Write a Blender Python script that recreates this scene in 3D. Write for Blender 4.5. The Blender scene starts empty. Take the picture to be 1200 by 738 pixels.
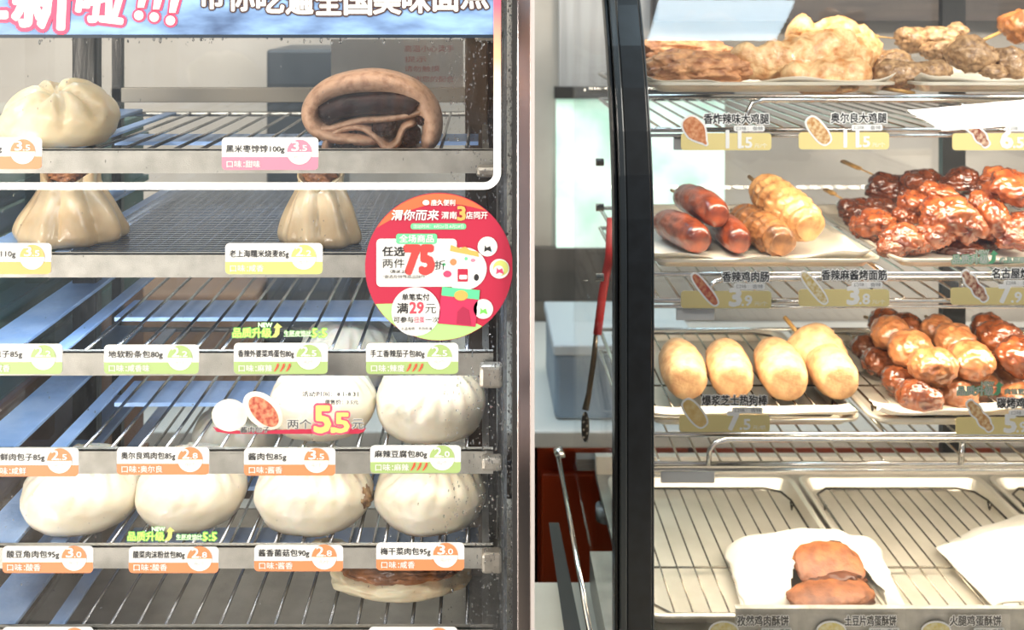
import bpy, bmesh, math, random
from mathutils import Vector, Matrix, noise, Euler
random.seed(7)
SC = bpy.context.scene
COL = SC.collection
PI = math.pi
EYE = 1.6
F = 1200.0
VX, VY = 563.0, 5.0

# ------------------------------------------------------------------ camera
cam = bpy.data.cameras.new('camera')
cam.sensor_width = 36; cam.lens = 36.0
cam.shift_x = (600 - VX) / 1200.0
cam.shift_y = -(369 - VY) / 1200.0
cam.clip_start = 0.02; cam.clip_end = 60
cam.dof.use_dof = True; cam.dof.focus_distance = 0.98
cam.dof.aperture_fstop = 8.0
camo = bpy.data.objects.new('camera', cam); COL.objects.link(camo)
camo.location = (0, 0, EYE); camo.rotation_euler = (PI/2, 0, 0)
SC.camera = camo

# ------------------------------------------------------------------ world, lights, exposure
wd = bpy.data.worlds.new('world'); SC.world = wd; wd.use_nodes = True
wn = wd.node_tree.nodes; wn['Background'].inputs[0].default_value = (0.80, 0.90, 1.0, 1)
wn['Background'].inputs[1].default_value = 0.38
def area(name, loc, target, sx, sy, power, color):
    l = bpy.data.lights.new(name, 'AREA'); l.shape = 'RECTANGLE'; l.size = sx; l.size_y = sy
    l.energy = power; l.color = color
    o = bpy.data.objects.new(name, l); COL.objects.link(o); o.location = loc
    d = Vector(target) - Vector(loc)
    o.rotation_euler = d.to_track_quat('-Z', 'Y').to_euler()
    return o
area('unseen_shop_light', (-0.9, -0.7, 2.9), (-0.2, 0.95, 1.3), 1.3, 0.35, 40, (1, 0.95, 0.86))
area('unseen_shop_light', (2.2, -0.6, 2.9), (0.6, 1.4, 1.2), 1.3, 0.35, 85, (1, 0.93, 0.82))  # unseen, moved aside and strengthened as front fill for the warmer tags
area('shop_window_fill', (-2.35, -1.6, 0.75), (-0.2, 0.95, 1.25), 1.0, 1.3, 88, (1.0, 0.93, 0.84))  # unseen window light, set low and aside as front fill for the buns
area('unseen_shop_light', (0.65, 0.62, 2.9), (0.65, 0.6, 0), 0.36, 0.4, 6, (0.66, 0.87, 1.0))  # added so its reflection makes the pale glare on the warmer glass
area('unseen_kitchen_light', (-0.35, 1.75, 2.6), (-0.25, 1.15, 1.2), 1.2, 0.4, 15, (0.55, 0.82, 1.0))  # cool light added to stand in for daylight from behind
area('unseen_kitchen_light', (0.6, 2.2, 2.6), (0.5, 2.4, 1.0), 1.0, 0.5, 5, (1, 0.96, 0.9))
SC.view_settings.view_transform = 'Standard'; SC.view_settings.look = 'None'
SC.view_settings.gamma = 1.0; SC.view_settings.use_curve_mapping = False
SC.view_settings.exposure = 0.7
SC.cycles.max_bounces = 10; SC.cycles.transparent_max_bounces = 24
SC.cycles.caustics_reflective = False; SC.cycles.caustics_refractive = False
SC.cycles.use_denoising = True
SC.cycles.sample_clamp_indirect = 4.0

# ------------------------------------------------------------------ helpers
def W(px, py, Y):
    return Vector(((px - VX) * Y / F, Y, EYE - (py - VY) * Y / F))
def X_(px, Y): return (px - VX) * Y / F
def Z_(py, Y): return EYE - (py - VY) * Y / F
def lin(c):
    if isinstance(c, str):
        c = c.lstrip('#'); c = [int(c[i:i+2], 16) / 255 for i in (0, 2, 4)]
    return tuple((v / 12.92 if v <= 0.04045 else ((v + 0.055) / 1.055) ** 2.4) for v in c)

class MB:
    def __init__(s): s.v = []; s.f = []
    def add(s, vs, fs):
        n = len(s.v); s.v += [Vector(v) for v in vs]; s.f += [tuple(i + n for i in f) for f in fs]; return s
    def box(s, a, b):
        x0, y0, z0 = [min(p, q) for p, q in zip(a, b)]; x1, y1, z1 = [max(p, q) for p, q in zip(a, b)]
        return s.add([(x0,y0,z0),(x1,y0,z0),(x1,y1,z0),(x0,y1,z0),(x0,y0,z1),(x1,y0,z1),(x1,y1,z1),(x0,y1,z1)],
              [(0,3,2,1),(4,5,6,7),(0,1,5,4),(1,2,6,5),(2,3,7,6),(3,0,4,7)])
    def tube(s, pts, r, n=8, flat=1.0, cap=True):
        pts = [Vector(p) for p in pts]; rings = []
        rs = r if isinstance(r, (list, tuple)) else [r] * len(pts)
        base = len(s.v); up = None
        for i, p in enumerate(pts):
            t = (pts[min(i+1, len(pts)-1)] - pts[max(i-1, 0)]).normalized()
            if up is None:
                up = Vector((0, 0, 1)) if abs(t.z) < 0.9 else Vector((0, 1, 0))
            a = t.cross(up).normalized(); b = a.cross(t).normalized(); up = b
            for k in range(n):
                q = 2 * PI * k / n
                s.v.append(p + a * (math.cos(q) * rs[i]) + b * (math.sin(q) * rs[i] * flat))
        for i in range(len(pts) - 1):
            for k in range(n):
                k2 = (k + 1) % n
                s.f.append((base+i*n+k, base+i*n+k2, base+(i+1)*n+k2, base+(i+1)*n+k))
        if cap:
            s.f.append(tuple(base + k for k in range(n))[::-1])
            s.f.append(tuple(base + (len(pts)-1)*n + k for k in range(n)))
        return s
    def prism(s, poly, y0, y1):     # poly of (x, z), extruded along y
        n = len(poly)
        area2 = sum(poly[i][0]*poly[(i+1)%n][1] - poly[(i+1)%n][0]*poly[i][1] for i in range(n))
        if area2 < 0: poly = poly[::-1]
        vs = [(x, y0, z) for x, z in poly] + [(x, y1, z) for x, z in poly]
        fs = [tuple(range(n)), tuple(range(2*n-1, n-1, -1))]
        fs += [(i, i + n, (i+1) % n + n, (i+1) % n) for i in range(n)]
        return s.add(vs, fs)
    def sheet(s, fn, nu, nv):
        base = len(s.v)
        for j in range(nv + 1):
            for i in range(nu + 1): s.v.append(Vector(fn(i / nu, j / nv)))
        for j in range(nv):
            for i in range(nu):
                a = base + j*(nu+1) + i; s.f.append((a, a+1, a+nu+2, a+nu+1))
        return s

def origin_of(o):
    while o.parent: o = o.parent
    return o.location
def link(name, mb, mat, parent=None, smooth=False, label=None, bevel=0, solid=0, kind=None):
    me = bpy.data.meshes.new(name)
    off = origin_of(parent) if parent else Vector((0, 0, 0))
    if isinstance(mb, MB):
        me.from_pydata([v - off for v in mb.v], [], mb.f)
    else:
        for v in mb.verts: v.co -= off
        mb.to_mesh(me); mb.free()
    me.materials.append(mat)
    if smooth: me.polygons.foreach_set('use_smooth', [True] * len(me.polygons))
    o = bpy.data.objects.new(name, me); COL.objects.link(o)
    if parent: o.parent = parent
    if label: o['label'] = label
    if kind: o['kind'] = kind
    if bevel:
        m = o.modifiers.new('b', 'BEVEL'); m.width = bevel; m.segments = 2; m.limit_method = 'ANGLE'
    if solid:
        m = o.modifiers.new('s', 'SOLIDIFY'); m.thickness = solid
    return o
def thing(name, label, cat, loc, group=None):
    o = bpy.data.objects.new(name, None); COL.objects.link(o); o.empty_display_size = 0.02
    o.location = loc; o['label'] = label; o['category'] = cat
    if group: o['group'] = group
    return o
def tag(o, label, cat, group=None):
    o['label'] = label; o['category'] = cat
    if group: o['group'] = group
    return o
def copy_part(o, parent, loc):
    c = o.copy(); COL.objects.link(c); c.parent = parent; c.location = loc; return c
def struct(name, mb, mat, parent=None, **k):
    o = link(name, mb, mat, parent, **k)
    if not parent: o['kind'] = 'structure'
    return o

# ------------------------------------------------------------------ materials
def base_mat(name):
    m = bpy.data.materials.new(name); m.use_nodes = True
    return m, m.node_tree, m.node_tree.nodes['Principled BSDF']
def mat(name, c, rough=0.5, metal=0.0, c2=None, scale=40, lo=0.35, hi=0.65, bump=0.0, bscale=None, sss=0.0, coat=0.0,
        stretch=None, spec=0.5, emit=0, detail=4, alpha=1.0, bdist=0.002, ssr=0.01):
    m, nt, p = base_mat(name)
    c = lin(c)
    p.inputs['Base Color'].default_value = (*c, 1); p.inputs['Roughness'].default_value = rough
    p.inputs['Metallic'].default_value = metal; p.inputs['Specular IOR Level'].default_value = spec
    p.inputs['Alpha'].default_value = alpha
    if sss:
        p.inputs['Subsurface Weight'].default_value = sss; p.inputs['Subsurface Radius'].default_value = (1, .6, .35)
        p.inputs['Subsurface Scale'].default_value = ssr
    if coat: p.inputs['Coat Weight'].default_value = coat; p.inputs['Coat Roughness'].default_value = 0.12
    if emit:
        p.inputs['Emission Color'].default_value = (*c, 1); p.inputs['Emission Strength'].default_value = emit
    if c2 or bump:
        tc = nt.nodes.new('ShaderNodeTexCoord'); mp = nt.nodes.new('ShaderNodeMapping')
        nt.links.new(tc.outputs['Object'], mp.inputs[0])
        if stretch: mp.inputs['Scale'].default_value = stretch
    if c2:
        n = nt.nodes.new('ShaderNodeTexNoise'); n.inputs['Scale'].default_value = scale; n.inputs['Detail'].default_value = detail
        nt.links.new(mp.outputs[0], n.inputs['Vector'])
        r = nt.nodes.new('ShaderNodeValToRGB'); r.color_ramp.elements[0].position = lo; r.color_ramp.elements[1].position = hi
        r.color_ramp.elements[0].color = (*c, 1); r.color_ramp.elements[1].color = (*lin(c2), 1)
        nt.links.new(n.outputs['Fac'], r.inputs[0]); nt.links.new(r.outputs[0], p.inputs['Base Color'])
        if emit: nt.links.new(r.outputs[0], p.inputs['Emission Color'])
    if bump:
        n = nt.nodes.new('ShaderNodeTexNoise'); n.inputs['Scale'].default_value = bscale or scale * 3; n.inputs['Detail'].default_value = 5
        nt.links.new(mp.outputs[0], n.inputs['Vector'])
        b = nt.nodes.new('ShaderNodeBump'); b.inputs['Strength'].default_value = bump; b.inputs['Distance'].default_value = bdist
        nt.links.new(n.outputs['Fac'], b.inputs['Height']); nt.links.new(b.outputs[0], p.inputs['Normal'])
    return m
def glass_mat(name, tint=(1, 1, 1), refl=1.0, fog=0.0, fogcol=(0.8, 0.85, 0.9), bump=0.0, fscale=(14, 14, 3)):
    m = bpy.data.materials.new(name); m.use_nodes = True; nt = m.node_tree; nt.nodes.clear()
    N = nt.nodes.new; L = nt.links.new
    out = N('ShaderNodeOutputMaterial'); tr = N('ShaderNodeBsdfTransparent'); tr.inputs[0].default_value = (*tint, 1)
    gl = N('ShaderNodeBsdfGlossy'); gl.inputs['Roughness'].default_value = 0.02
    fr = N('ShaderNodeFresnel'); fr.inputs[0].default_value = 1.45
    mul = N('ShaderNodeMath'); mul.operation = 'MULTIPLY'; mul.inputs[1].default_value = refl; L(fr.outputs[0], mul.inputs[0])
    mx = N('ShaderNodeMixShader'); L(mul.outputs[0], mx.inputs[0]); L(tr.outputs[0], mx.inputs[1]); L(gl.outputs[0], mx.inputs[2])
    last = mx
    if fog or bump:
        tc = N('ShaderNodeTexCoord'); mp = N('ShaderNodeMapping'); mp.inputs['Scale'].default_value = fscale; L(tc.outputs['Object'], mp.inputs[0])
        no = N('ShaderNodeTexNoise'); no.inputs['Scale'].default_value = 1; no.inputs['Detail'].default_value = 6; L(mp.outputs[0], no.inputs['Vector'])
    if fog:
        df = N('ShaderNodeBsdfDiffuse'); df.inputs[0].default_value = (*fogcol, 1)
        tl = N('ShaderNodeBsdfTranslucent'); tl.inputs[0].default_value = (*fogcol, 1)
        ad = N('ShaderNodeMixShader'); ad.inputs[0].default_value = 0.5; L(df.outputs[0], ad.inputs[1]); L(tl.outputs[0], ad.inputs[2])
        r = N('ShaderNodeMapRange'); r.inputs[1].default_value = 0.38; r.inputs[2].default_value = 0.72; r.inputs[3].default_value = fog * 0.15; r.inputs[4].default_value = fog
        L(no.outputs['Fac'], r.inputs[0])
        m2 = N('ShaderNodeMixShader'); L(r.outputs[0], m2.inputs[0]); L(mx.outputs[0], m2.inputs[1]); L(ad.outputs[0], m2.inputs[2]); last = m2
    if bump:
        b = N('ShaderNodeBump'); b.inputs['Strength'].default_value = bump; b.inputs['Distance'].default_value = 0.002
        L(no.outputs['Fac'], b.inputs['Height']); L(b.outputs[0], gl.inputs['Normal'])
    L(last.outputs[0], out.inputs[0])
    return m

M = {}
M['steel'] = mat('steel', '#b9b7b0', 0.38, 0.85, c2='#a5a39c', scale=30, stretch=(1, 1, 14), bump=0.15, bscale=300)
M['ledge'] = mat('ledge', '#c6c2b8', 0.5, 0.3, c2='#b0aca2', scale=60, bump=0.25, bscale=900)
M['chrome'] = mat('chrome', '#d6d3cc', 0.14, 1.0)
M['wire'] = mat('wire', '#a8a9ab', 0.25, 1.0)
M['rail'] = mat('rail', '#a9c8f2', 0.35, 0.2, c2='#8ab0e4', scale=25, bump=0.4, bscale=120)  # cool light falling on the rails is put into this blue
M['dark'] = mat('dark', '#121416', 0.35)
M['post_black'] = mat('post_black', '#0e1012', 0.3, spec=.25, c2='#14171a', scale=60)
M['post_edge'] = mat('post_edge', '#1d2225', 0.3, 0.3)
M['mirror'] = mat('mirror', '#cfc6c4', 0.12, 1.0)
M['gasket'] = mat('gasket', '#1c1a19', 0.6)
M['trim_steel'] = mat('trim_steel', '#c9c0bb', 0.3, 0.5)
M['clear'] = glass_mat('clear', refl=1.0)
M['wet'] = glass_mat('wet', refl=0.8, fog=0.02, bump=0.2, fscale=(60, 60, 16))
M['wet_side'] = glass_mat('wet_side', refl=1.2, fog=0.5, fogcol=(0.6, 0.66, 0.72), bump=1.0, fscale=(90, 90, 25))
M['show_glass'] = glass_mat('show_glass', refl=1.3)
M['film'] = glass_mat('film', refl=0.7)
M['white'] = mat('white', '#c8c6c0', 0.5)
M['white_tag'] = mat('white_tag', '#fbfaf6', 0.5)
M['black'] = mat('black', '#1b1a1c', 0.5)
M['red'] = mat('red', '#981a34', 0.45)
M['orange'] = mat('orange', '#bc7048', 0.45)
M['pink'] = mat('pink', '#aa6c7e', 0.45)
M['amber'] = mat('amber', '#b48e48', 0.45)
M['lime'] = mat('lime', '#a9ae60', 0.45)
M['green'] = mat('green', '#889c60', 0.45)
M['hotpink'] = mat('hotpink', '#cc3a5a', 0.45)
M['grass'] = mat('grass', '#5fae4a', 0.45)
M['yellow_card'] = mat('yellow_card', '#efdc96', 0.5, spec=0.3)
M['grey_print'] = mat('grey_print', '#9a9a98', 0.5)
M['straw'] = mat('straw', '#c39a5c', 0.6, c2='#a77d42', scale=200)

def bun_mat(name, a, b, **k):
    return mat(name, a, 0.36, c2=b, coat=.15, scale=22, bump=0.25, bscale=160, sss=0.35, ssr=0.012, **k)
M['bun'] = bun_mat('bun', '#efe6d3', '#e3d6bb')
M['bun_rough'] = bun_mat('bun_rough', '#eadbbb', '#d9c49c')
M['dumpling'] = mat('dumpling', '#d3bb95', 0.3, c2='#bfa27a', scale=30, bump=0.3, bscale=120, sss=0.3, coat=0.3)
M['meat'] = mat('meat', '#6b3d22', 0.5, c2='#a3693a', scale=160, bump=0.9, bscale=250)
M['rice_dough'] = mat('rice_dough', '#cfa688', 0.5, c2='#9c7054', scale=150, lo=0.45, hi=0.8, bump=0.4, bscale=260, sss=0.15)
M['date'] = mat('date', '#1a0907', 0.45, c2='#341610', scale=90, bump=0.9, bscale=140, coat=0.05, spec=.25)

# ------------------------------------------------------------------ lettering
_txt = bpy.data.curves.new('txt', 'FONT'); _txto = bpy.data.objects.new('txt', _txt); COL.objects.link(_txto)
def glyphs(body, offset=0.0, res=2):
    _txt.body = body; _txt.size = 1.0; _txt.offset = offset; _txt.resolution_u = res
    bpy.context.view_layer.update()
    dg = bpy.context.evaluated_depsgraph_get()
    me = bpy.data.meshes.new_from_object(_txto.evaluated_get(dg))
    vs = [v.co.copy() for v in me.vertices]; fs = [tuple(p.vertices) for p in me.polygons]
    bpy.data.meshes.remove(me)
    return vs, fs
def text(parent, body, x0, x1, z0, z1, y, m, bold=0.0, border=None, bm=None, rot=0, shear=0, name='lettering', res=2, fit=True):
    """letters filling the box x0..x1, z0..z1 (metres), facing -y; weight and border come from shifted copies of the strokes"""
    vs, fs = glyphs(body, 0, res)
    if not vs: return
    a0 = min(v.x for v in vs); a1 = max(v.x for v in vs); b0 = min(v.y for v in vs); b1 = max(v.y for v in vs)
    sx = (x1 - x0) / (a1 - a0); sz = (z1 - z0) / (b1 - b0)
    cx, cz = (x0+x1)/2, (z0+z1)/2
    def put(d, n, dy):
        mb = MB()
        for i in range(n if d else 1):
            q = 2*PI*(i+.5)/n if n else 0
            dx, dz = d*sz*math.cos(q), d*sz*math.sin(q); out = []
            for v in vs:
                x = (v.x - (a0+a1)/2) * sx + dx; z = (v.y - (b0+b1)/2) * sz + dz
                x += z * shear
                out.append((cx + x*math.cos(rot) - z*math.sin(rot), y + dy + i*9e-6, cz + x*math.sin(rot) + z*math.cos(rot)))
            mb.add(out, fs)
        if d and d > 0.03:
            pass
        return mb
    big = (z1 - z0) > 0.012
    if border:
        link(name + '_border', put(bold + border, 16 if big else 8, 0.0002), bm, parent)
    return link(name, put(bold, (10 if big else 4) if bold else 1, 0), m, parent)

def rrect(x0, x1, z0, z1, r, n=5):
    pts = []
    for cx, cz, a in ((x1-r, z1-r, 0), (x0+r, z1-r, 1), (x0+r, z0+r, 2), (x1-r, z0+r, 3)):
        for i in range(n + 1):
            t = (a + i / n) * PI / 2; pts.append((cx + r*math.cos(t), cz + r*math.sin(t)))
    return pts
def disc(cx, cz, r, n=40, a0=0, a1=2*PI, rz=None):
    rz = rz or r
    full = abs(a1 - a0 - 2*PI) < 1e-6
    return [(cx + r*math.cos(a0+(a1-a0)*i/(n if full else n-1)), cz + rz*math.sin(a0+(a1-a0)*i/(n if full else n-1))) for i in range(n)]

# ------------------------------------------------------------------ soft bodies
def blob(fn, sub=4):
    """fn(unit direction) -> Vector offset ; returns MB"""
    bm = bmesh.new(); bmesh.ops.create_icosphere(bm, subdivisions=sub, radius=1.0)
    mb = MB(); bm.verts.ensure_lookup_table()
    mb.v = [Vector(fn(v.co.normalized())) for v in bm.verts]
    mb.f = [tuple(v.index for v in f.verts) for f in bm.faces]; bm.free()
    return mb
def fbm(p, o=3):
    s = 0; a = 1; q = Vector(p)
    for i in range(o): s += a * noise.noise(q); q = q * 2.03; a *= 0.5
    return s
def bun_mesh(c, a, b, h, pleats=16, tilt=0.0, twist=1.2, seed=0, depth=0.09, dimple=0.16, rim=1.4):
    """steamed bun on base point c, half-widths a, b and height h; pleats gather at the crown"""
    R = Euler((tilt, 0, 0)).to_matrix()
    def fn(d):
        th = math.acos(max(-1, min(1, d.z))); ph = math.atan2(d.y, d.x)
        k = max(0.0, 1 - th / rim)
        wob = noise.noise(Vector((math.cos(ph)*1.6, math.sin(ph)*1.6, seed))) * 0.8
        g = abs(math.sin(ph * pleats / 2 + twist * th * 2 + wob * 2.0)) ** 0.7
        r = 1.0 - depth * (k ** 0.7) * (1 - g) * 1.6 * min(1, th / 0.25 + 0.25)
        r -= dimple * math.exp(-(th / 0.2) ** 2)
        r += 0.03 * fbm(d * 2.2 + Vector((seed, 0, 0)), 3)
        z = d.z
        p = d * r
        if p.z < 0:
            q = -p.z; p.z = -min(q, 0.55 + (q - 0.55) * 0.12 if q > 0.55 else q)
        p.z = (p.z + 0.6) / 1.6
        q = Vector((p.x * a, p.y * b, p.z * h))
        q = R @ (q - Vector((0, 0, h*0.35))) + Vector((0, 0, h*0.35))
        if q.z < 0: q.z *= 0.1
        return Vector(c) + q
    return blob(fn, 5)
def capsule(p0, p1, r, seed=0, rough=0.04, nf=3.0, r1=None, rings=None, ringamp=0, sub=5, bend=0.0, flatend=1.0):
    p0 = Vector(p0); p1 = Vector(p1); ax = (p1 - p0); L = ax.length; ax.normalize()
    q = Vector((0, 0, 1)).rotation_difference(ax).to_matrix()
    half = L / 2; mid = (p0 + p1) / 2; r1 = r1 or r
    def fn(d):
        t = d.z
        # spread sphere over capsule
        z = t * (half) * 1.0; 
        th = math.acos(max(-1, min(1, t)))
        s = (math.sin(th)) ** 0.42
        zz = half * (1 - abs(1 - 2*th/PI) ** 0.0) if False else half * math.copysign(1 - (1-abs(t)) ** 1.25, t)
        rr = (r + (r1 - r) * (t + 1) / 2) * s
        ang = math.atan2(d.y, d.x)
        n = 1 + rough * fbm(Vector((d.x*nf, d.y*nf, t*nf*1.4 + seed*7.3)), 3)
        if rings:
            n += ringamp * (abs(math.sin(rings * PI * (t + 1) / 2 * 1.0 + ang * 0.5 + 0.5*noise.noise(Vector((d.x, d.y, seed)))))) - ringamp * 0.5
        v = Vector((math.cos(ang)*rr*n, math.sin(ang)*rr*n, zz))
        v = q @ v
        v.z += bend * (1 - (zz/half) ** 2)
        return mid + v
    return blob(fn, sub)
def lump(c, sx, sy, sz, seed=0, lobes=6, amp=0.35, fine=0.12, rot=(0, 0, 0), sub=5, ff=7.0):
    rnd = random.Random(seed); R = Euler(rot).to_matrix()
    ds = [Vector((rnd.uniform(-1, 1), rnd.uniform(-1, 1), rnd.uniform(-.8, 1))).normalized() for _ in range(lobes)]
    ws = [rnd.uniform(0.5, 1.0) for _ in ds]
    o = Vector((seed * 3.17, seed * 1.3, 0))
    def fn(d):
        l = max(w * max(0, d.dot(k)) ** 5 for w, k in zip(ws, ds))
        r = 0.78 + amp * l + fine * fbm(d * ff * 0.45 + o, 4) + fine * 0.4 * abs(noise.noise(d * ff + o))
        p = d * r
        return Vector(c) + R @ Vector((p.x*sx, p.y*sy, p.z*sz))
    return blob(fn, sub)

# ------------------------------------------------------------------ the setting
m_wall = mat('plaster_wall', '#aaa297', 0.8, c2='#9b9388', scale=4)
m_floor = mat('floor_tile', '#9b9185', 0.5, c2='#8a8075', scale=6)
struct('floor', MB().box((-3, -3, -0.05), (3, 3.2, 0)), m_floor)
struct('wall_back', MB().box((-3, 2.62, 0), (3, 2.72, 2.8)), m_wall)
struct('wall_left', MB().box((-3.1, 1.2, 0), (-3.0, 2.72, 2.8)), mat('wall_green', '#7d8f84', 0.8, c2='#6d8176', scale=4))
struct('wall_right', MB().box((3.0, 1.2, 0), (3.1, 2.72, 2.8)), m_wall)
# window seen between the two cabinets
YB = 2.60
pane = mat('bright_pane', '#dff0e6', 0.4, c2='#8fc0a8', scale=7, lo=0.3, hi=0.75, emit=0.5)
w1 = struct('window_1', MB().box((X_(652, YB), YB, Z_(290, YB)), (0.62, YB+0.02, Z_(113, YB))), pane)
fr = MB(); fr.box((X_(649, YB), YB-0.02, Z_(115, YB)), (0.64, YB+0.0, Z_(101, YB)))
link('window_frame', fr, M['dark'], w1)
struct('trim_1', MB().box((X_(655, YB), YB-0.005, Z_(101, YB)), (0.43, YB+0.02, 2.2)), mat('grey_panel', '#a3a09c', 0.6, c2='#8b8884', scale=8, stretch=(6, 1, .3)))
struct('trim_2', MB().box((0.44, YB-0.06, Z_(24, YB)), (3.0, YB+0.02, 2.3)), mat('dark_wood', '#4d4034', 0.5, c2='#3b3027', scale=10, stretch=(1, 1, 8)))
struct('trim_3', MB().box((-3, YB-0.01, Z_(290, YB)), (X_(722, YB), YB+0.02, 0.85)), mat('dark_splash', '#57504a', 0.4, c2='#3f3a36', scale=3, stretch=(5, 1, .3)))

# back counter: white worktop on a run of base units
t = thing('kitchen_worktop', 'white worktop along the back wall above red base cabinets', 'worktop', (0, 2.3, 0.76))
ZT = Z_(500, 1.95)
link('worktop', MB().box((-3, 1.93, ZT-0.033), (3, 2.6, ZT)), mat('white_top', '#d9d4ca', 0.35), t, bevel=0.004)
m_red = mat('red_laminate', '#c4481c', 0.35, c2='#b63f18', scale=5)
m_brown = mat('brown_laminate', '#4c3a2c', 0.4, c2='#3e2f24', scale=6)
for i, (x0, x1, m, lab) in enumerate([(-0.95, -0.42, m_brown, 'dark brown base cabinet under the worktop behind the bun steamer'),
                              (-0.41, 0.10, m_brown, 'dark brown base cabinet beside the orange-red one'),
                              (0.11, 0.40, m_red, 'orange-red base cabinet seen in the gap between the two food cabinets'),
                              (0.41, 1.0, m_red, 'orange-red base cabinet behind the fried food warmer')]):
    t = thing('base_cabinet', lab, 'cabinet', ((x0+x1)/2, 2.2, 0), 'base cabinets along the back wall')
    link('cabinet_body', MB().box((x0, 1.97, 0), (x1, 2.55, ZT-0.035)), m, t)
    link('door', MB().box((x0+0.006, 1.95, 0.06), (x1-0.006, 1.969, ZT-0.09)), m, t, bevel=0.003)
    link('handle', MB().tube([(x1-0.05, 1.935, 0.62), (x1-0.05, 1.935, 0.5)], 0.005), M['chrome'], t)
# appliances and boxes on the worktop
t = thing('blue_grey_box', 'blue-grey plastic storage box on the back worktop seen through the gap', 'box', (0.3, 2.1, ZT))
link('box_body', MB().box((X_(650, 1.98), 1.98, ZT), (0.42, 2.25, Z_(415, 1.98))), mat('blue_grey', '#8796a4', 0.5, c2='#78889a', scale=6), t, bevel=0.01)
link('lid', MB().box((X_(648, 1.975), 1.97, Z_(415, 1.98)), (0.425, 2.26, Z_(402, 1.98))), mat('lid_grey', '#b9bec0', 0.5), t, bevel=0.004)
def crate(name, lab, cat, x0, x1, y0, y1, z0, z1, m, ribs=3):
    t = thing(name, lab, cat, ((x0+x1)/2, (y0+y1)/2, z0))
    link('crate_body', MB().box((x0, y0, z0), (x1, y1, z1)), m, t, bevel=0.006)
    for k in range(ribs):
        z = z0 + (z1-z0) * (k+0.5) / ribs
        link('rim', MB().box((x0-0.004, y0-0.004, z-0.004), (x1+0.004, y1+0.004, z+0.004)), m, t)
    return t
crate('dark_appliance', 'dark stainless kitchen appliance on the back worktop behind the top steamer shelf', 'appliance', X_(312, 2.1), X_(392, 2.1), 2.1, 2.35, ZT, Z_(58, 2.1), mat('appliance', '#3b3f42', 0.4, c2='#2c2f31', scale=4), 2)
crate('brown_carton', 'brown cardboard carton on the back worktop behind the bun steamer', 'box', X_(150, 2.05), X_(300, 2.05), 2.05, 2.4, ZT, Z_(345, 2.05), mat('carton', '#84644a', 0.8, c2='#775a42', scale=10), 1)
crate('grey_tub', 'grey plastic tub on the back worktop beside the brown carton', 'box', X_(420, 2.05), X_(520, 2.05), 2.05, 2.4, ZT, Z_(380, 2.05), mat('tub', '#6f757a', 0.6, c2='#63696e', scale=8), 2)
# stacked next to the steamer, seen past its shelf rails
CT = 0.744
crate('brown_carton', 'tall brown cardboard carton on the front counter beside the bun steamer, under the green crate', 'box', -1.0, -0.475, 0.95, 1.45, CT, Z_(415, 1.16), mat('carton_dark', '#6d4a34', 0.8, c2='#5c3e2c', scale=10), 1)
crate('green_crate', 'dark green plastic crate stacked on the tall brown carton', 'crate', -1.0, -0.475, 0.95, 1.45, Z_(415, 1.16)+0.001, Z_(165, 1.16), mat('green_crate', '#1f4a3c', 0.45, c2='#173a2f', scale=12), 4)

# notice on the back glass
t = thing('paper_notice', 'white paper notice with faint red writing behind the dark rice bun', 'notice', (X_(455, 1.27), 1.27, Z_(80, 1.27)))
NY = 1.262
link('sheet', MB().box((X_(388, NY), NY, Z_(104, NY)), (X_(543, NY), NY+0.001, Z_(46, NY))), mat('notice_paper', '#c9c3b9', 0.7, c2='#bcb6ac', scale=12), t)
m_faint = mat('faint_red', '#c08c84', 0.7)
for body, a, b, c, d in (('高温小心烫手', 474, 532, 53, 61), ('提示', 474, 500, 66, 73), ('请勿触摸', 474, 515, 77, 84), ('谢谢您的配合', 476, 532, 89, 96)):
    text(t, body, X_(a, NY), X_(b, NY), Z_(d, NY), Z_(c, NY), NY-0.0008, m_faint, res=1)

# front counter both cabinets stand on
t = thing('shop_counter', 'cream counter under both food cabinets', 'counter', (0, 1.15, 0))
link('counter_top', MB().box((-1.3, 0.72, CT-0.03), (1.5, 1.52, CT)), mat('cream_top', '#cfc4b2', 0.3, c2='#c2b6a3', scale=8), t, bevel=0.004)
link('counter_body', MB().box((-1.28, 0.76, 0), (1.48, 1.50, CT-0.031)), mat('counter_body', '#8c8276', 0.5), t)

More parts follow.
